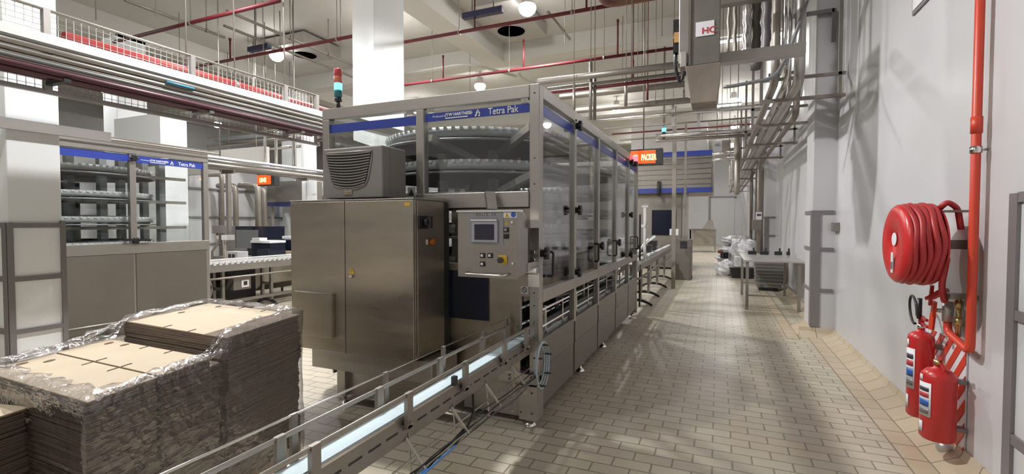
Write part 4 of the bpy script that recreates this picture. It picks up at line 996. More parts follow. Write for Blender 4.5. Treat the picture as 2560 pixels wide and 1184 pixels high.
# pole with control box at the right wall
t = thing('control_pole', 'grey pole with small control box rising from behind the steel table', 'control box', (1.1, 14.7, 0))
q = P(1893, 560, y=14.7)
MB().cyl((q.x + .03, 14.7, 0), (q.x + .03, 14.7, 4.2), .055, 12).build('pole', 'pipe', t); a, b = P(1880, 549, y=14.55), P(1903, 575, y=14.55)
MB().box(a.x, b.x, 14.5, 14.65, b.z, a.z).build('box', 'panel', t, .006); a2 = P(1890, 530, y=14.55); MB().box(a2.x, a2.x + .14, 14.52, 14.62, a.z, a2.z).build('display_unit', 'label', t, .004); MB().box(a2.x + .02, a2.x + .12, 14.51, 14.52, a2.z - .1, a2.z - .05).build('display', 'darktext', t)
for px, y_, r_, m_, lab in ((1903, 17.5, .16, 'pipe_dull', 'thick grey pipe dropping down the right wall beyond the table'), (1880, 18.6, .05, 'pipe', 'thin steel pipe dropping left of the thick grey pipe')):
    q = P(px, 400, y=y_); tag(MB().cyl((min(q.x, 1.5 - r_ - .02), y_, .02), (min(q.x, 1.5 - r_ - .02), y_, 4.9), r_, 16).build('pipe_riser', m_), lab, 'pipe')
a, b = P(1843, 400, y=12), P(1843, 487, y=12); tag(MB().lathe([(.02, b.z), (.05, b.z + .02), (.062, b.z + .07), (.062, a.z + .6)], (a.x, 12, 0), n=16).cyl((a.x, 12, a.z + .5), (a.x, 12, 6.8), .01, 6).build('hanging_tube', 'pipe'), 'grey round-ended tube hanging down before the far wall door', 'pipe')

# ================================================================ FIRE EQUIPMENT ON THE RIGHT WALL
# red riser pipe
a, b, c = P(2452, 0, x=1.44), P(2472, 880, x=1.44), P(2358, 806, x=1.44)
yp = 3.82; zb = .80; yc = P(2360, 800, x=1.42).y
t = thing('fire_pipe', 'red fire water pipe running down the right wall to the hose reel', 'pipe', (1.44, yp, zb))
MB().tube(bend([(1.44, yp, 5.5), (1.44, yp, zb), (1.44, yc, zb + .06), (1.44, yc, zb + .22)], .05), .024, 16).build('pipe', 'redpipe', t)
q = P(2473, 365, x=1.44); MB().cyl((1.44, yp, q.z - .02), (1.44, yp, q.z + .02), .03, 16).cyl((1.44, yp, q.z), (1.495, yp, q.z), .008, 8).build('clamp', 'shiny', t)
MB().cyl((1.44, yp, q.z + .10), (1.44, yp, q.z + .2), .029, 16).build('coupling', 'redpipe', t)
m = MB().cyl((1.44, yc, zb + .13), (1.44, yc, zb + .27), .032, 16).cyl((1.44, yc, zb + .2), (1.38, yc + .02, zb + .2), .014, 10); m.build('valve_body', 'duct', t)
m = MB().bar((1.37, yc + .01, zb + .26), (1.37, yc + .03, zb + .16), .02, .035).bar((1.37, yc + .03, zb + .17), (1.365, yc + .04, zb + .06), .018, .03); m.build('valve_lever', 'redpipe', t)
m = MB().cyl((1.46, yc - .1, zb + .05), (1.46, yc - .1, zb + .3), .016, 10).cyl((1.46, yc - .1, zb + .12), (1.46, yc - .1, zb + .18), .026, 10).cyl((1.46, yc - .1, zb + .24), (1.46, yc - .1, zb + .29), .024, 10); m.build('brass_fitting', 'brass', t)
# hose reel: axis along the wall normal
rc = P(2300, 600, x=1.30); rz = 1.455; ry = P(2318, 600, x=1.30).y
t = thing('hose_reel', 'large red fire hose reel mounted on the right wall above the extinguishers', 'hose reel', (1.35, ry, rz))
R_ = .268
m = MB().lathe([(.0, .13 - .005), (.09, .13), (.10, .118), (R_ - .05, .108), (R_ - .015, .12), (R_, .135), (R_, .15), (R_ - .02, .155)][::-1], (1.0, ry, rz), 'X', 48)
m.build('front_disc', 'red', t)
m = MB()
for j in range(5):
    xx = 1.165 + .034 * j
    m.tube([(xx + .006 * sin(a * .7 + j), ry + (R_ - .012 + .006 * (j % 2)) * cos(2 * pi * a / 48), rz + (R_ - .012 + .006 * (j % 2)) * sin(2 * pi * a / 48)) for a in range(48)], .019, 10, closed=True)
for j in range(3):
    xx = 1.19 + .05 * j
    m.tube([(xx, ry + (R_ - .03) * cos(2 * pi * a / 40), rz + (R_ - .03) * sin(2 * pi * a / 40)) for a in range(40)], .019, 8, closed=True)
m.tube(bend([(1.33, ry - .22, rz - .08), (1.33, ry - .15, rz - .27), (1.36, ry - .12, rz - .38), (1.43, yc + .01, zb + .34)], .08), .018, 10)
m.build('coiled_hose', 'redhose', t)
MB().lathe([(R_ - .06, 1.17), (R_ - .06, 1.32)], (0, ry, rz), 'X', 32).lathe([(R_ - .01, 1.325), (R_ - .01, 1.335)], (0, ry, rz), 'X', 40).build('drum', 'red', t)
m = MB().lathe([(.045, 1.118), (.045, 1.124)], (0, ry + .005, rz + .03), 'X', 24); m.build('hub_label', 'label', t)
MB().cb((1.106, ry - .015, rz - .13), (.004, .045, .14)).build('instruction_label', 'label', t)
MB().cb((1.1035, ry - .015, rz - .15), (.003, .035, .05)).build('label_print', 'guard', t)
m = MB().box(1.33, 1.5, ry - .15, ry - .09, rz + .21, rz + .225).box(1.485, 1.5, ry - .15, ry - .09, rz - .34, rz + .22).box(1.34, 1.5, ry - .03, ry + .03, rz - .03, rz + .03); m.box(1.36, 1.5, ry - .2, ry - .1, rz - .34, rz - .31)
m.build('wall_bracket', 'panel', t)
MB().tube(bend([(1.33, ry - .1, rz + .24), (1.36, ry - .12, rz + .28), (1.42, ry - .1, rz + .24), (1.44, ry - .1, rz + .1)], .05), .018, 10).build('hose_tail', 'redhose', t)
MB().bar((1.35, ry - .02, rz - .33), (1.33, ry + .08, rz - .38), .02).bar((1.34, ry + .02, rz - .28), (1.34, ry + .05, rz - .42), .018).bar((1.33, ry + .0, rz - .36), (1.36, ry - .1, rz - .3), .03).build('nozzle', 'red', t)
# hazard board
hy0, hy1 = P(2330, 950, x=1.49).y, P(2415, 950, x=1.49).y
hb = thing('hazard_board', 'white board with red diagonal stripes on the wall behind the extinguishers', 'sign', (1.49, (hy0 + hy1) / 2, .1))
z0h, z1h = .10, .80; hyA, hyB = hy1 - .0, hy0 + .32
MB().box(1.488, 1.497, hyA, hyB, z0h, z1h).build('board', 'label', hb)
s_ = (hyB - hyA)
def clipz(poly, zc, keep_above):
    out = []
    for a, b in zip(poly, poly[1:] + poly[:1]):
        ia, ib = (a[1] >= zc) == keep_above, (b[1] >= zc) == keep_above
        if ia: out.append(a)
        if ia != ib: u = (zc - a[1]) / (b[1] - a[1]); out.append((a[0] + (b[0] - a[0]) * u, zc))
    return out
for k in range(0, 9):
    zb_ = z0h - .04 + k * .155
    poly = clipz(clipz([(hyA, zb_), (hyA, zb_ + .08), (hyB, zb_ + .08 - s_ * 1.1), (hyB, zb_ - s_ * 1.1)], z0h + .001, True), z1h - .001, False)
    if len(poly) > 2: MB().prism(poly, 1.484, 1.489, 'X').build('stripe', 'redpipe', hb)

# extinguishers
def extinguisher(x, y, z0, r, h, label, hose):
    t = thing('fire_extinguisher', label, 'fire extinguisher', (x, y, z0))
    MB().lathe([(r * .86, z0), (r, z0 + .015), (r, z0 + h - r * .75), (r * .93, z0 + h - r * .42), (r * .68, z0 + h - r * .15), (r * .3, z0 + h), (r * .26, z0 + h + .02)], (x, y, 0), n=36).build('cylinder', 'red', t)
    MB().cyl((x, y, z0 + h + .015), (x, y, z0 + h + .05), r * .3, 16).build('neck', 'shiny' if hose else 'brass', t)
    zt = z0 + h + .05
    if hose:
        MB().cyl((x, y, zt), (x, y, zt + .06), .018, 12).bar((x, y, zt + .05), (x, y - .10, zt + .045), .018).bar((x, y, zt + .01), (x, y - .12, zt + .0), .016).build('valve', 'redhose', t)
        MB().tube([(x - .02 - .0 * k, y + .02 + .075 * (1 - cos(2 * pi * k / 22 * .85)), zt + .06 + .10 * sin(2 * pi * k / 22 * .85 - .35) + .03) for k in range(23)], .009, 8).build('hose', 'black', t)
        MB().cyl((x - .015, y - .005, zt + .04), (x - .015, y - .005, zt + .19), .016, 12).build('horn', 'black', t)
    else:
        MB().bar((x, y, zt), (x - .01, y - .09, zt + .035), .014, .022).bar((x, y, zt - .005), (x, y - .10, zt - .045), .014, .02).bar((x, y + .03, zt + .02), (x, y - .02, zt + .03), .008).build('valve', 'redhose', t)
    # label plate on the side facing into the hall
    m = MB(); n = 8; a0, a1 = pi * .99, pi * 1.28
    zl0, zl1 = z0 + h * .33, z0 + h * .80
    def patch(za, zb2, aa, ab, rr, mm, nm, par):
        m = MB(); vs = []; fs = []
        for i in range(n + 1):
            a = aa + (ab - aa) * i / n
            for q, r2 in ((za, rr), (zb2, rr), (za, rr - .002), (zb2, rr - .002)): vs.append((x + r2 * cos(a), y + r2 * sin(a), q))
        for i in range(n):
            k = i * 4; fs += [(k, k + 4, k + 5, k + 1), (k + 2, k + 3, k + 7, k + 6), (k + 1, k + 5, k + 7, k + 3), (k, k + 2, k + 6, k + 4)]
        m.add(vs, fs, True); return m.build(nm, mm, par)
    lb = patch(zl0, zl1, a0, a1, r + .003, 'label', 'label_plate', t)
    H_ = zl1 - zl0
    for k, (f0, f1, mm) in enumerate(((.74, .86, 'darktext'), (.56, .70, 'redtext'), (.30, .50, 'signblue'), (.08, .24, 'guard'))):
        patch(zl0 + H_ * f0, zl0 + H_ * f1, a0 + .08, a1 - .12, r + .0045, mm, 'label_print', lb)
    patch(z0 + h * .1, z0 + h * .25, a0 + .05, a0 + .4, r + .003, 'label', 'service_label', t)
    patch(z0 + h * .82, z0 + h * .90, a0 + .05, a0 + .35, r + .003, 'label', 'service_label', t)
    m = MB().box(x, 1.49, y - .02, y + .02, z0 + h * .8, z0 + h * .86).box(x + r * .5, 1.49, y - .03, y + .03, z0 + h * .15, z0 + h * .2); m.build('wall_bracket', 'guard', t)
    return t
xe = 1.37
q1, q2 = P(2300, 1040, x=xe), P(2300, 825, x=xe)
extinguisher(xe, P(2300, 940, x=xe).y, q1.z, .078, q2.z - q1.z, 'taller slim red extinguisher with black hose on the right wall', True)
q1, q2 = P(2347, 1100, x=xe - .02), P(2347, 918, x=xe - .02)
extinguisher(xe - .02, P(2345, 1000, x=xe - .02).y, q1.z, .095, q2.z - q1.z, 'shorter wide red extinguisher, nearest the camera on the right wall', False)
q = P(2375, 1125, x=1.47); tag(MB().lathe([(.005, 1.40), (.045, 1.405), (.05, 1.44), (.05, 1.5)], (0, q.y, q.z + .01), 'X', 20).build('door_stop', 'duct'), 'round grey knob low on the wall under the striped board', 'knob')

# ================================================================ OVERHEAD
lamp_labels = ['high bay lamp left of the white column, under the grey ceiling cassette', 'brightest high bay lamp at the top edge, beside the ceiling diffuser', 'high bay lamp just above the central machine frame',
    'high bay lamp above the far pipes, right of the hanging steel unit', 'high bay lamp far down the aisle below the hanging steel unit', 'high bay lamp farthest but one down the aisle',
    'high bay lamp far left beyond the white columns']
hid = 0
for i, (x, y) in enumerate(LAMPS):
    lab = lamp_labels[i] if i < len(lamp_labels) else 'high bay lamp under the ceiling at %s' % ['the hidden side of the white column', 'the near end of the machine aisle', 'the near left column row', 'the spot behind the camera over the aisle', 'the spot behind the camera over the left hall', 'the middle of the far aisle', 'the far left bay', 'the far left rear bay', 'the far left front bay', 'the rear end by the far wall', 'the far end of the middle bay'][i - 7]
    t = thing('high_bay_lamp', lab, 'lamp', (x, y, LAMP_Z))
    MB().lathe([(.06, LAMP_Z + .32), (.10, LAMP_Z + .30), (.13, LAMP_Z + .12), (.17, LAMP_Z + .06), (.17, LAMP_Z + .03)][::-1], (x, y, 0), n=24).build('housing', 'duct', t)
    MB().lathe([(.03, -.17), (.11, -.14), (.17, -.08), (.195, .0), (.18, .05)], (x, y, LAMP_Z), n=24).build('diffuser', 'lamp', t)  # glowing diffuser, widened so its shape takes in the lamp's bloom
    MB().cyl((x, y, LAMP_Z + .3), (x, y, 6.8), .012, 6).build('hanger', 'pipe_dull', t)
    ld_ = bpy.data.lights.new('lamp_light', 'SPOT'); ld_.spot_size = radians(168); ld_.spot_blend = .5; ld_.energy = LAMP_W * LAMP_K.get(i, 1); ld_.shadow_soft_size = .10; ld_.color = (1, .99, .98)
    lo_ = bpy.data.objects.new('lamp_light', ld_); COL.objects.link(lo_); lo_.parent = t; lo_.location = (0, 0, -.30)
# ceiling cassettes and diffusers
def cassette(x0, x1, y0, y1, z, lab, dx, dy, r):
    t = thing('ceiling_cassette', lab, 'air diffuser', ((x0 + x1) / 2, (y0 + y1) / 2, z))
    MB().box(x0, x1, y0, y1, z, z + .28).build('housing', 'duct', t, .01)
    m = MB()
    for k in range(5): m.lathe([(r * (1 - .18 * k), z - .012), (r * (1 - .18 * k), z), (r * (1 - .18 * k) - .03, z), (r * (1 - .18 * k) - .03, z - .012)], (dx, dy, 0), n=28)
    f = MB().lathe([(.01, z - .004), (r, z - .004), (r, z)], (dx, dy, 0), n=28).build('diffuser_face', 'guard', t); m.build('vane', 'duct', f)
    for x in (x0 + .1, x1 - .1): MB().cyl((x, (y0 + y1) / 2, z + .28), (x, (y0 + y1) / 2, 6.8), .01, 6).build('hanger', 'pipe_dull', t)
c = P(1290, 30, z=6.46); q = P(1265, 75, z=6.46)
cassette(c.x - .75, c.x + .2, c.y - .6, q.y + .75, 6.46, 'grey ceiling cassette with round swirl diffuser at the top edge', q.x + .1, q.y + .1, .38)
c = P(720, 120, z=6.46)
cassette(c.x - .9, c.x + .8, c.y - .2, c.y + 1.2, 6.46, 'grey ceiling cassette behind the lamp left of the white column', c.x, c.y + .6, .35)
for (p0, p1, z, lab) in (((1155, 46), (1254, 24), 5.7, 'dark blue strip hanging left of the round ceiling diffuser'), ((618, 129), (668, 120), 5.75, 'dark blue strip left of the lamp near the white column')):
    a = P(*p0, z=z); b = P(*p1, y=a.y); tag(MB().box(a.x, b.x, a.y, a.y + .12, z, z + .11).cyl((a.x + .2, a.y + .06, z + .1), (a.x + .2, a.y + .06, 6.8), .01, 6).cyl((b.x - .2, a.y + .06, z + .1), (b.x - .2, a.y + .06, 6.8), .01, 6).build('hanging_strip', mat('ink_blue', (.03, .03, .08), .4)), lab, 'fixture')
def pipe_x(px0, py0, px1, z, r, m_, lab, name='pipe', rods=(), rod_up=6.8, rod_m=None, n=10, cat='pipe'):
    a = P(px0, py0, z=z); b = P(px1, py0 - (px1 - px0) * .15, y=a.y)
    t = thing(name, lab, cat, ((a.x + b.x) / 2, a.y, z))
    MB().cyl((a.x, a.y, z), (b.x, a.y, z), r, n).build('pipe', m_, t)
    for px, up in rods:
        q = P(px, py0 - (px - px0) * .15, y=a.y); zz = z + up if up else rod_up
        if up: MB().cyl((q.x, a.y, z), (q.x, a.y, zz), .02, 8).lathe([(.03, -.05), (.03, 0)], (q.x, a.y, zz), n=8).build('sprinkler_upright', 'spr', t)
        else: MB().cyl((q.x, a.y, z), (q.x, a.y, zz), .008, 6).lathe([(r + .012, -.02), (r + .012, .02)], (q.x, a.y, z), 'X', 10).build('hanger_rod', 'pipe_dull', t)
    if not rods:
        q = P(px0 + (px1 - px0) * .62, py0, y=a.y); MB().cyl((q.x, a.y, z), (q.x, a.y, 6.8), .006, 6).build('hanger_rod', 'pipe_dull', t)
    return t
def pipe_y(px0, py0, px1, z, r, m_, lab, name='pipe', rods=(), x=None, n=10, cat='pipe'):
    a = P(px0, py0, z=z) if x is None else P(px0, py0, x=x)
    b = P(px1, py0, x=a.x)
    t = thing(name, lab, cat, (a.x, (a.y + b.y) / 2, a.z))
    MB().cyl((a.x, a.y, a.z), (a.x, b.y, a.z), r, n).build('pipe', m_, t)
    for px in rods:
        q = P(px, py0, x=a.x); MB().cyl((a.x, q.y, a.z), (a.x, q.y, 6.8), .011, 6).lathe([(r + .012, -.02), (r + .012, .02)], (a.x, q.y, a.z), 'Y', 10).build('hanger_rod', 'pipe_dull', t)
    return t
# sprinkler lines
pipe_x(1012, 105, 1690, 5.5, .035, 'spr', 'thin dark red sprinkler pipe crossing the ceiling right of the white column', 'sprinkler_pipe', ((1148, 0), (1187, .9), (1430, 0), (1466, 1)), cat='pipe')
pipe_x(1012, 212, 1702, 5.3, .035, 'spr', 'lower dark red sprinkler pipe crossing above the central machine', 'sprinkler_pipe', ((1081, 0), (1108, .62), (1273, 0), (1309, .7), (1510, 0), (1544, .8)))
pipe_x(405, 183, 887, 5.4, .035, 'spr', 'dark red sprinkler pipe passing below the left cassette lamp', 'sprinkler_pipe', ((450, 0), (576, .5), (843, 0)))
pipe_x(285, 105, 700, 5.4, .035, 'spr', 'dark red sprinkler pipe across the upper left corner of the ceiling', 'sprinkler_pipe', ((477, 0),))
pipe_y(160, 92, 850, 4, .07, 'main_red', 'thick red water main running behind the left pipe tray', 'water_main', (465, 585, 710), x=-6.95)
# conduits
pipe_y(567, 27, 890, 5.9, .032, 'pipe_dull', 'upper grey conduit running from the top edge to the white column', 'conduit', (725, 820))
pipe_y(560, 64, 890, 5.9, .03, 'pipe_dull', 'lower grey conduit behind the white column', 'conduit', (640, 700))
pipe_y(312, 0, 560, 5.6, .03, 'pipe_dull', 'grey conduit bending under the ceiling at upper left', 'conduit', (515,))
pipe_y(1370, 30, 1425, 5.9, .03, 'pipe_dull', 'grey conduit right of the brightest ceiling lamp', 'conduit', ())
a = P(1285, 175, z=5.6); b = P(1430, 120, z=5.6)
tag(MB().tube(bend([(a.x + 3, a.y, 5.6), (a.x, a.y, 5.6), (a.x - .1, a.y + 1.2, 5.6), (a.x + .8, a.y + 2.2, 5.6)], .5), .04, 10).build('conduit', 'ceiling'), 'pale curved duct line under the ceiling above the machine corner', 'pipe')
a = P(1010, 185, z=5.9); tag(MB().tube(bend([(a.x, a.y, 5.9), (a.x + 2.2, a.y - .1, 5.9), (a.x + 2.9, a.y + 1.5, 5.9)], .5), .04, 10).build('conduit', 'ceiling'), 'pale curved duct line right of the white column', 'pipe')
a = P(1510, 0, z=5.4); tag(MB().tube(bend([(a.x - .0, a.y - 1.5, 5.4), (a.x, a.y + .1, 5.35), (a.x + 2.2, a.y + .1, 5.35)], .25), .06, 12).build('pipe', mat('brown_pipe', (.25, .12, .09), .5)), 'brown bent pipe cut off by the top edge left of the hanging unit', 'pipe')
rods = MB()
for k, (px, py, z) in enumerate(((1556, 200, 5.2), (1412, 110, 5.6), (1655, 90, 5.6), (1605, 190, 4.9), (733, 170, 5.6), (852, 110, 5.4), (240, 50, 5.4), (390, 40, 5.4), (622, 215, 5.4))):
    a = P(px, py, z=z)
    tag(MB().cyl((a.x, a.y, z), (a.x, a.y, 6.8), .009, 6).build('hanger_rod', 'pipe_dull'), 'thin hanger rod ' + ['over the conveyor end display', 'right of the brightest ceiling lamp', 'left of the hanging steel unit', 'above the far cross pipes', 'right of the left cassette', 'above the signal tower', 'over the upper left mesh', 'near the upper left red pipe', 'above the mesh guard post'][k], 'rod')
for k, (px, py, y_) in enumerate(((1500, 60, 16), (1330, 145, 17), (1190, 100, 15))): pass
# -- the pipe tray at upper left and its mesh guards
tr = thing('pipe_tray', 'long overhead tray bundle of steel and maroon pipes across the upper left', 'pipe rack', (-5.2, 3.4, 2.9))
TY0_, TY1_, TX = .9, 5.35, -5.2
sc_ = lambda dz: EYE + dz * 5.2 / 5
MB().box(TX - .3, TX + .02, TY0_, TY1_, sc_(1.42), sc_(1.50)).build('upper_channel', 'duct', tr, .005)
MB().box(TX + .02, TX + .028, TY0_, TY1_, sc_(1.44), sc_(1.515)).build('channel_lip', 'white', tr)
for dz, r, mm in ((1.395, .028, 'frame'), (1.34, .022, 'dsteel'), (1.305, .012, 'pipe'), (1.285, .018, 'ringd'), (1.262, .010, 'pipe')): MB().cyl((TX, TY0_, sc_(dz)), (TX, TY1_, sc_(dz)), r, 10).build('pipe', mm, tr)
MB().box(TX - .3, TX + .0, TY0_, TY1_, sc_(1.225), sc_(1.30)).build('pipe_bed', 'ringd', tr)
for k in range(4): MB().cyl((TX - .08 - .07 * k, TY0_, sc_(1.245)), (TX - .08 - .07 * k, TY1_, sc_(1.245)), .035, 10).build('pipe', 'maroon', tr)
MB().cyl((TX, TY0_, sc_(1.225)), (TX, TY1_, sc_(1.225)), .03, 10).build('pipe', 'maroon', tr); MB().cyl((TX + .0, TY0_, sc_(1.185)), (TX, TY1_, sc_(1.185)), .014, 8).build('pipe', 'maroon', tr)
MB().cyl((TX - .02, P(405, 200, x=TX).y, sc_(1.41)), (TX - .02, P(495, 200, x=TX).y, sc_(1.41)), .014, 8).cyl((TX + .03, P(412, 200, x=TX).y, sc_(1.375)), (TX + .03, P(480, 200, x=TX).y, sc_(1.375)), .012, 8).build('blue_tube', mat('light_blue', (.08, .35, .6), .4), tr)
mg = thing('mesh_guard', 'overhead wire mesh guard with square posts behind the upper left pipe tray', 'mesh guard', (-5.5, 3.4, 2.5))
MX = -5.5; zt0 = P(480, 140, x=MX).z; zb0 = P(480, 300, x=MX).z
m = MB()
for k in range(76):
    y = 1.2 + k * .058
    if y > 5.5: break
    m.cyl((MX, y, zb0), (MX, y, zt0), .0026, 4)
for k in range(16):
    z = zb0 + (zt0 - zb0) * k / 15; m.cyl((MX, 1.2, z), (MX, 5.5, z), .0026, 4)
m.build('wire_mesh', 'frame', mg)
MB().cyl((MX, 1.2, zt0), (MX, 5.5, zt0), .014, 8).build('top_rail', 'pipe', mg)
MB().box(MX - .02, MX + .02, 1.2, 5.5, zb0 - .02, zb0 + .02).build('bottom_rail', 'frame', mg)
for px in (118, 480, 712, 790):
    y = P(px, 200, x=MX).y; MB().box(MX - .03, MX + .03, y - .025, y + .025, zb0, zt0).build('post', 'duct', mg)
    MB().box(MX + .03, TX + .03, y - .025, y + .025, sc_(1.165), sc_(1.19)).build('cross_arm', 'dark' if px < 200 else 'dsteel', mg)
# grey duct in front of the left column, the low rail above the left machine
a = P(25, 297, x=-5.98); b = P(285, 297, x=-5.98); tag(MB().box(-6.098, -6.04, 1.2, b.y, 2.47, 2.57).build('duct', 'duct'), 'grey duct passing in front of the far left white column', 'duct')
pipe_y(0, 310, 545, 2, .012, 'pipe', 'thin rail just above the left accumulator top tray', 'rail', x=-7.6)
# large grey panels and white column seen above the left machine
a, b = P(285, 300, y=6.4), P(400, 300, y=6.4)
struct('trim_column_5', MB().box(a.x, b.x, 6.4, 6.4 + .55, -.05, 3.9), 'column')
struct('wall_bulkhead', MB().box(-15, -10.4, 8.6, 8.75, 2.9, 3.5), 'beam')
# second tray to the right, above the left conveyors
t2 = thing('pipe_tray', 'lower pipe tray running behind the left accumulator toward the steel cabinet', 'pipe rack', (-8.6, 8, 2.7))
xx = -8.6; a, b = P(515, 400, x=xx), P(815, 430, x=xx); z = P(523, 402, x=xx).z
MB().box(xx - .3, xx, a.y - .2, b.y + .6, z - .12, z).build('channel', 'dsteel', t2); MB().cyl((xx + .01, a.y - .2, z + .02), (xx + .01, b.y + .6, z + .02), .02, 8).build('pipe', 'shiny', t2); MB().cyl((xx + .01, a.y - .2, z - .06), (xx + .01, b.y + .6, z - .06), .035, 8).build('pipe', 'frame', t2)
MB().cyl((xx - .15, a.y, z + .1), (xx - .15, b.y + .6, z + .1), .03, 8).build('pipe', 'label', t2)
for y in (6.4, 8.2, 10.2): MB().box(xx - .32, xx + .02, y, y + .05, z - .18, z - .12).cyl((xx - .35, y, z - .15), (xx - .33, y, 6.79), .012, 6).build('cross_arm', 'dsteel', t2)
# structure of pipes and valves near (600..800, 280..400)
for k, (px, y_, z0_, z1_, r_, lab) in enumerate(((690, 8.4, 2.9, 4.0, .035, 'bright steel pipe drop left of the pipe header'), (735, 8.6, 2.8, 4.4, .05, 'bright steel pipe drop beside the fat dusty pipe'), (662, 8.2, 2.9, 3.7, .03, 'thin bright pipe drop above the lower tray'))):
    q = P(px, 350, y=y_); tag(MB().tube(bend([(q.x, y_, z0_), (q.x, y_, z1_), (q.x + .5, y_, z1_)], .12), r_, 10).cyl((q.x, y_, z1_ - .2), (q.x, y_, 6.8), .008, 6).build('pipe_drop', 'shiny'), lab, 'pipe')
q = P(772, 350, y=8.9); tag(MB().cyl((q.x, 8.9, 0), (q.x, 8.9, 4.1), .17, 16).lathe([(.2, 3.9), (.2, 3.95)], (q.x, 8.9, 0), n=16).build('pipe_header', 'column'), 'fat pale dusty pipe standing behind the cooling unit', 'pipe')
for k, (py, z_, lab) in enumerate(((365, 3.9, 'upper of three cross pipes over the left conveyors'), (385, 3.6, 'middle of three cross pipes over the left conveyors'), (343, 4.2, 'thin cross rail over the left conveyors'))):
    a = P(520, py, z=z_); tag(MB().cyl((a.x, a.y, z_), (a.x + 4.2, a.y, z_), (.05, .04, .02)[k], 10).cyl((a.x + 2, a.y, z_), (a.x + 2, a.y, 6.8), .008, 6).build('cross_pipe', ('pipe', 'shiny', 'pipe_dull')[k]), lab, 'pipe')
a = P(620, 345, z=4.3); tag(MB().box(a.x - 1.6, a.x + 1.6, a.y, a.y + .9, 4.3, 4.42).cyl((a.x - 1.4, a.y + .4, 4.4), (a.x - 1.4, a.y + .4, 6.79), .012, 6).cyl((a.x + 1.4, a.y + .4, 4.4), (a.x + 1.4, a.y + .4, 6.79), .012, 6).build('platform', 'ringd'), 'dark flat platform hanging above the left conveyors', 'platform')
for k, (px, py, w_, lab) in enumerate(((573, 383, 1.5, 'lit tube light over the left conveyors'), (262, 228, .35, 'small lit tube light behind the left mesh guard'), (1175, 238, 1.0, 'lit tube light above the central machine front beam'), (1870, 96, 1.6, 'lit tube light far right between the overhead pipes'), (1818, 263, 1.0, 'lit tube light over the far end of the aisle'))):
    y_ = (10.2, 9.5, 12.0, 14.2, 20)[k]; q = P(px, py, y=y_); t = thing('tube_light', lab, 'lamp', (q.x, y_, q.z))
    MB().box(q.x - w_ / 2, q.x + w_ / 2, y_ - .06, y_ + .06, q.z + .02, q.z + .08).build('housing', 'white', t); MB().cyl((q.x - w_ / 2 + .03, y_, q.z), (q.x + w_ / 2 - .03, y_, q.z), .035, 10).build('tube', 'tube', t)
    MB().cyl((q.x, y_, q.z + .08), (q.x, y_, 6.8), .01, 6).build('hanger', 'pipe_dull', t)
# -- hanging steel unit
YH = 5.5
hu = thing('hanging_unit', 'tall steel unit marked HC hanging from the ceiling over the aisle', 'air unit', (-.16, 5.7, 2.9))
a, b = P(1723, 165, y=YH), P(1800, 165, y=YH)
MB().box(a.x, b.x, YH, YH + .5, a.z, 4.15).build('housing', 'hcbox', hu, .01)
MB().box(a.x - .005, a.x + .012, YH - .012, YH, a.z, 4.12).build('corner_trim', 'shiny', hu)
MB().box(a.x - .11, a.x - .005, YH + .03, YH + .5, a.z + .04, 4.1).build('side_box', 'dsteel', hu, .008)
c, d = P(1722, 258, y=YH + .05), P(1797, 258, y=YH + .05)
e = .06; m = MB()
m.hexa([(c.x + .02, YH + .08, c.z), (d.x - .02, YH + .08, c.z), (d.x - .02, YH + .42, c.z), (c.x + .02, YH + .42, c.z), (a.x - .04, YH - .01, a.z), (b.x + .01, YH - .01, a.z), (b.x + .01, YH + .5, a.z), (a.x - .04, YH + .5, a.z)])
m.build('funnel', 'hcbase', hu, .006)
q0, q1 = P(1739, 93, y=YH), P(1786, 50, y=YH); pl_ = MB().box(q0.x, q1.x, YH - .006, YH - .001, q0.z, q1.z).build('name_plate', 'label', hu)
q = P(1754, 85, y=YH); text('lettering', 'HC', .088, (q.x, YH - .008, q.z), FACE_Y, 'redtext', pl_, .001, 1.1, .002)
m = MB()
for zz in (3.75, 3.55): m.box(a.x - .17, a.x - .11, YH + .05, YH + .15, zz - .1, zz + .05)
m.tube(bend([(a.x - .14, YH + .1, 3.75), (a.x - .15, YH + .1, 3.3), (a.x - .1, YH + .12, 3.12), (a.x - .05, YH + .12, 3.25)], .06), .018, 8); m.build('cable', 'black', hu)
MB().box(a.x - .16, a.x - .11, YH + .04, YH + .12, 3.55, 3.66).build('orange_valve', mat('ochre', (.5, .28, .1), .5), hu)
MB().box(a.x - .09, a.x - .03, YH - .005, YH + .03, a.z + .0, a.z + .16).build('terminal_box', 'duct', hu, .004)
for x in (a.x - .1, b.x - .02): MB().bar((x, YH + .25, 4.1), (x - .0, YH + .25, 6.8), .035).build('hanger', 'dsteel', hu)
# beam carrying the unit to the wall, and the right hand pipe run
a1, b1 = P(1808, 150, y=6.1), P(1950, 150, y=6.1)
tag(MB().box(a1.x - .15, b1.x + .25, 6.1, 6.24, a1.z - .03, a1.z + .09).build('support_beam', 'duct', None, .004), 'grey horizontal beam between the hanging steel unit and the right wall', 'beam')
a2 = P(1800, 12, y=6.3); tag(MB().box(a2.x - .1, 1.2, 6.3, 6.42, a2.z, a2.z + .12).build('support_beam', 'dsteel', None, .004), 'dark upper beam right of the hanging steel unit, cut by the top edge', 'beam')
rr = [(.62, 3.32, .05, 'pipe'), (.76, 3.36, .035, 'shiny'), (.88, 3.30, .06, 'duct'), (1.02, 3.42, .04, 'pipe'), (1.14, 3.34, .05, 'pipe_dull'), (.72, 3.58, .035, 'shiny'), (.96, 3.64, .045, 'pipe'), (1.2, 3.62, .03, 'shiny')]
names = ['lowest left', 'thin polished second', 'fat grey third', 'steel fourth', 'dull rightmost', 'upper left polished', 'upper middle', 'upper right polished']
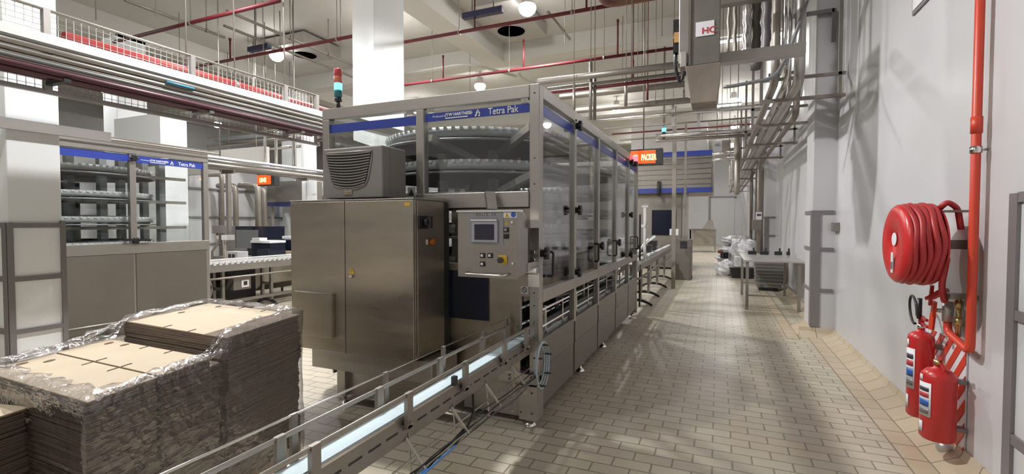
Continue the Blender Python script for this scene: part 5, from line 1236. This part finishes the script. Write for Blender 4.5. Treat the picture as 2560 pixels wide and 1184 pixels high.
for (x, z, r, mm), nm in zip(rr, names):
    tag((MB().tube(bend([(x, 6.7, 6.79), (x, 6.7, z), (x, 30, z)], .25), r, 10) if x < .9 else MB().tube(bend([(x + .02, 9, 6.79), (x, 9, z), (x, 30, z)], .2), r, 10)).build('long_pipe', mm), nm + ' pipe of the overhead run along the right wall', 'pipe')
for k, y in enumerate((7.4, 9.2, 11.4, 13.8, 16.6, 20, 24, 28)):
    t = thing('pipe_hanger_frame', ['first', 'second', 'third', 'fourth', 'fifth', 'sixth', 'seventh', 'farthest'][k] + ' steel hanger frame from the camera under the right pipe run', 'bracket', (.9, y, 3.2))
    MB().bar((.5, y, 3.24), (1.48, y, 3.24), .045).bar((.5, y, 3.52), (1.48, y, 3.52), .04).build('cross_arm', 'pipe', t); MB().bar((.52, y, 3.2), (.52, y, 4.6 if y > 8 else 5.2), .04).bar((1.42, y, 3.2), (1.42, y, 4.6), .04).build('upright', 'dsteel', t)
# filters / bundled hoses hanging at the top of the run
for k, (px, y_, z0_, z1_, r_, mm, lab) in enumerate(((1868, 7.0, 3.75, 4.5, .05, 'shiny', 'crumpled shiny pipe left of the vertical filter housing'), (1890, 7.1, 3.6, 4.6, .06, 'hcbox', 'dark vertical filter housing at the top right of the pipe run'), (1915, 7.0, 3.7, 4.5, .055, 'guard', 'dull filter housing nearest the right wall'), (1822, 6.9, 3.8, 4.6, .02, 'pipe', 'thin pipe drop right beside the hanging steel unit'), (1838, 7.3, 3.8, 4.6, .025, 'pipe', 'second thin pipe drop from the hanging steel unit'))):
    q = P(px, 60, y=y_); m = MB(); n = 12
    m.tube([(q.x + .006 * sin(i * 1.3 + k), y_ + .006 * cos(i * 1.7), z0_ + (z1_ - z0_) * i / n) for i in range(n + 1)], [r_ * (1 + (.25 * ((i % 3) == 1) if r_ > .04 else 0)) for i in range(n + 1)], 12).cyl((q.x, y_, z1_ - .05), (q.x, y_, 6.8), .01, 6)
    tag(m.build('filter_housing' if r_ > .04 else 'pipe_drop', mm), lab, 'pipe')
# black hose sweeping from the top edge down and across to the unit
a, b, c, d = P(2020, 0, y=6.6), P(1968, 140, y=6.6), P(1938, 195, y=6.6), P(1830, 215, y=6.6)
tag(MB().tube(bend([(a.x + .1, 6.6, a.z + .5), a, b, c, d, (d.x - .1, 6.6, d.z - .0)], .2), .022, 10).build('cable_conduit', 'ringd'), 'dark sweeping conduit dropping from the top edge beside the right wall', 'cable')
# rows of pipes crossing between the machine and the unit
row = [(1345, 205, 1700, 4.1, .055, 'pipe', 'fat steel pipe, topmost of the rows crossing left of the hanging unit'), (1370, 222, 1705, 4.0, .028, 'pipe_dull', 'second cross pipe below the fat one left of the hanging unit'),
       (1375, 231, 1705, 3.95, .03, 'spr', 'brownish red cross pipe left of the hanging unit'), (1400, 243, 1712, 4.3, .06, 'pipe', 'broad steel cross pipe under the reddish one'),
       (1440, 278, 1760, 3.9, .05, 'pipe', 'steel cross pipe passing just under the hanging unit funnel'), (1440, 272, 1720, 4.2, .02, 'pipe_dull', 'thin cross pipe above the one under the funnel'),
       (1480, 302, 1905, 3.9, .04, 'shiny', 'polished cross pipe reaching toward the right pipe run'), (1510, 322, 1905, 4.2, .022, 'pipe_dull', 'thin cross pipe below the polished one'),
       (1530, 335, 1880, 4.4, .025, 'spr', 'far reddish cross pipe above the red display'), (1550, 350, 1870, 4.2, .03, 'pipe', 'far steel cross pipe above the red display'),
       (1640, 340, 1905, 3.6, .045, 'shiny', 'polished cross pipe above the blue banded machine'), (1640, 352, 1905, 3.5, .04, 'pipe', 'steel cross pipe right above the blue banded machine'), (1780, 385, 1850, 3.2, .04, 'shiny', 'short bright cross pipe right of the blue banded machine'), (1780, 399, 1850, 3.1, .04, 'shiny', 'lower short bright cross pipe right of the blue banded machine')]
for px0, py0, px1, z, r, mm, lab in row:
    pipe_x(px0, py0, px1, z, r, mm, lab, 'cross_pipe', n=10)
for k, (px, py0, py1, y_, r, mm) in enumerate(((1477, 155, 300, 8.2, .03, 'dsteel'), (1487, 190, 300, 8.3, .03, 'pipe_dull'), (1435, 210, 285, 8.0, .025, 'pipe'), (1565, 195, 265, 9, .03, 'pipe'), (1619, 200, 250, 9.4, .02, 'spr'), (1710, 225, 250, 10, .02, 'dsteel'), (1583, 150, 205, 8.6, .015, 'spr'))):
    a, b = P(px, py0, y=y_), P(px, py1, y=y_); tag(MB().cyl(a, (a.x, y_, b.z), r, 8).cyl(a, (a.x, y_, 6.8), .008, 6).build('pipe_drop', mm), ['dark vertical drop crossing the pipe rows, leftmost tall one', 'grey vertical drop just right of the tall dark one', 'short steel drop above the machine side rail', 'steel drop with bright end in the middle of the pipe rows', 'thin reddish drop in the pipe rows', 'short dark drop under the hanging unit', 'thin red upright over the pipe rows'][k], 'pipe')
a, b = P(1683, 262, y=10.8), P(1747, 262, y=10.8)
for q, lab in ((a, 'vertical pale clamp post below the hanging unit, left one'), (b, 'vertical pale clamp post below the hanging unit, right one')): tag(MB().box(q.x - .03, q.x + .03, 10.8, 10.86, q.z - .45, q.z + .1).cyl((q.x, 10.83, q.z), (q.x, 10.83, 6.8), .008, 6).build('clamp_post', 'duct'), lab, 'post')
# second hanging unit far down the aisle
t = thing('hanging_unit', 'distant pale hanging unit with small HC plate far down the aisle', 'air unit', (.2, 22, 3.4))
a, b = P(1781, 352, y=20), P(1805, 385, y=20); MB().box(a.x, b.x, 20, 20.5, b.z, a.z).build('housing', 'label', t, .01); MB().box(b.x, b.x + .3, 20, 20.5, b.z, a.z).build('side_box', 'hcbase', t)
q = P(1787, 366, y=20); MB().cyl(((a.x + b.x) / 2, 20.2, a.z), ((a.x + b.x) / 2, 20.2, 6.8), .03, 8).build('hanger', 'pipe_dull', t); text('lettering', 'HC', .14, (q.x, 19.99, q.z), FACE_Y, 'darktext', t, .002)

# distant brown machine top with a blue band, left of the steel cabinet
t = thing('packing_machine', 'distant brown-grey machine top with dark blue band, left behind the steel cabinet', 'machine', (-12, 12.5, 0))
a, b = P(668, 462, y=12), P(766, 504, y=12)
MB().box(a.x, b.x, 12, 12.7, b.z, a.z + .1).build('upper_box', 'panel', t, .01); MB().box(a.x - .01, b.x + .01, 11.97, 12.7, b.z - .12, b.z).build('blue_band', mat('dark_blue', (.02, .03, .12), .4), t)
for x in (a.x, b.x - .08): MB().box(x, x + .08, 12.1, 12.2, 0, b.z - .1).build('leg', 'dsteel', t)
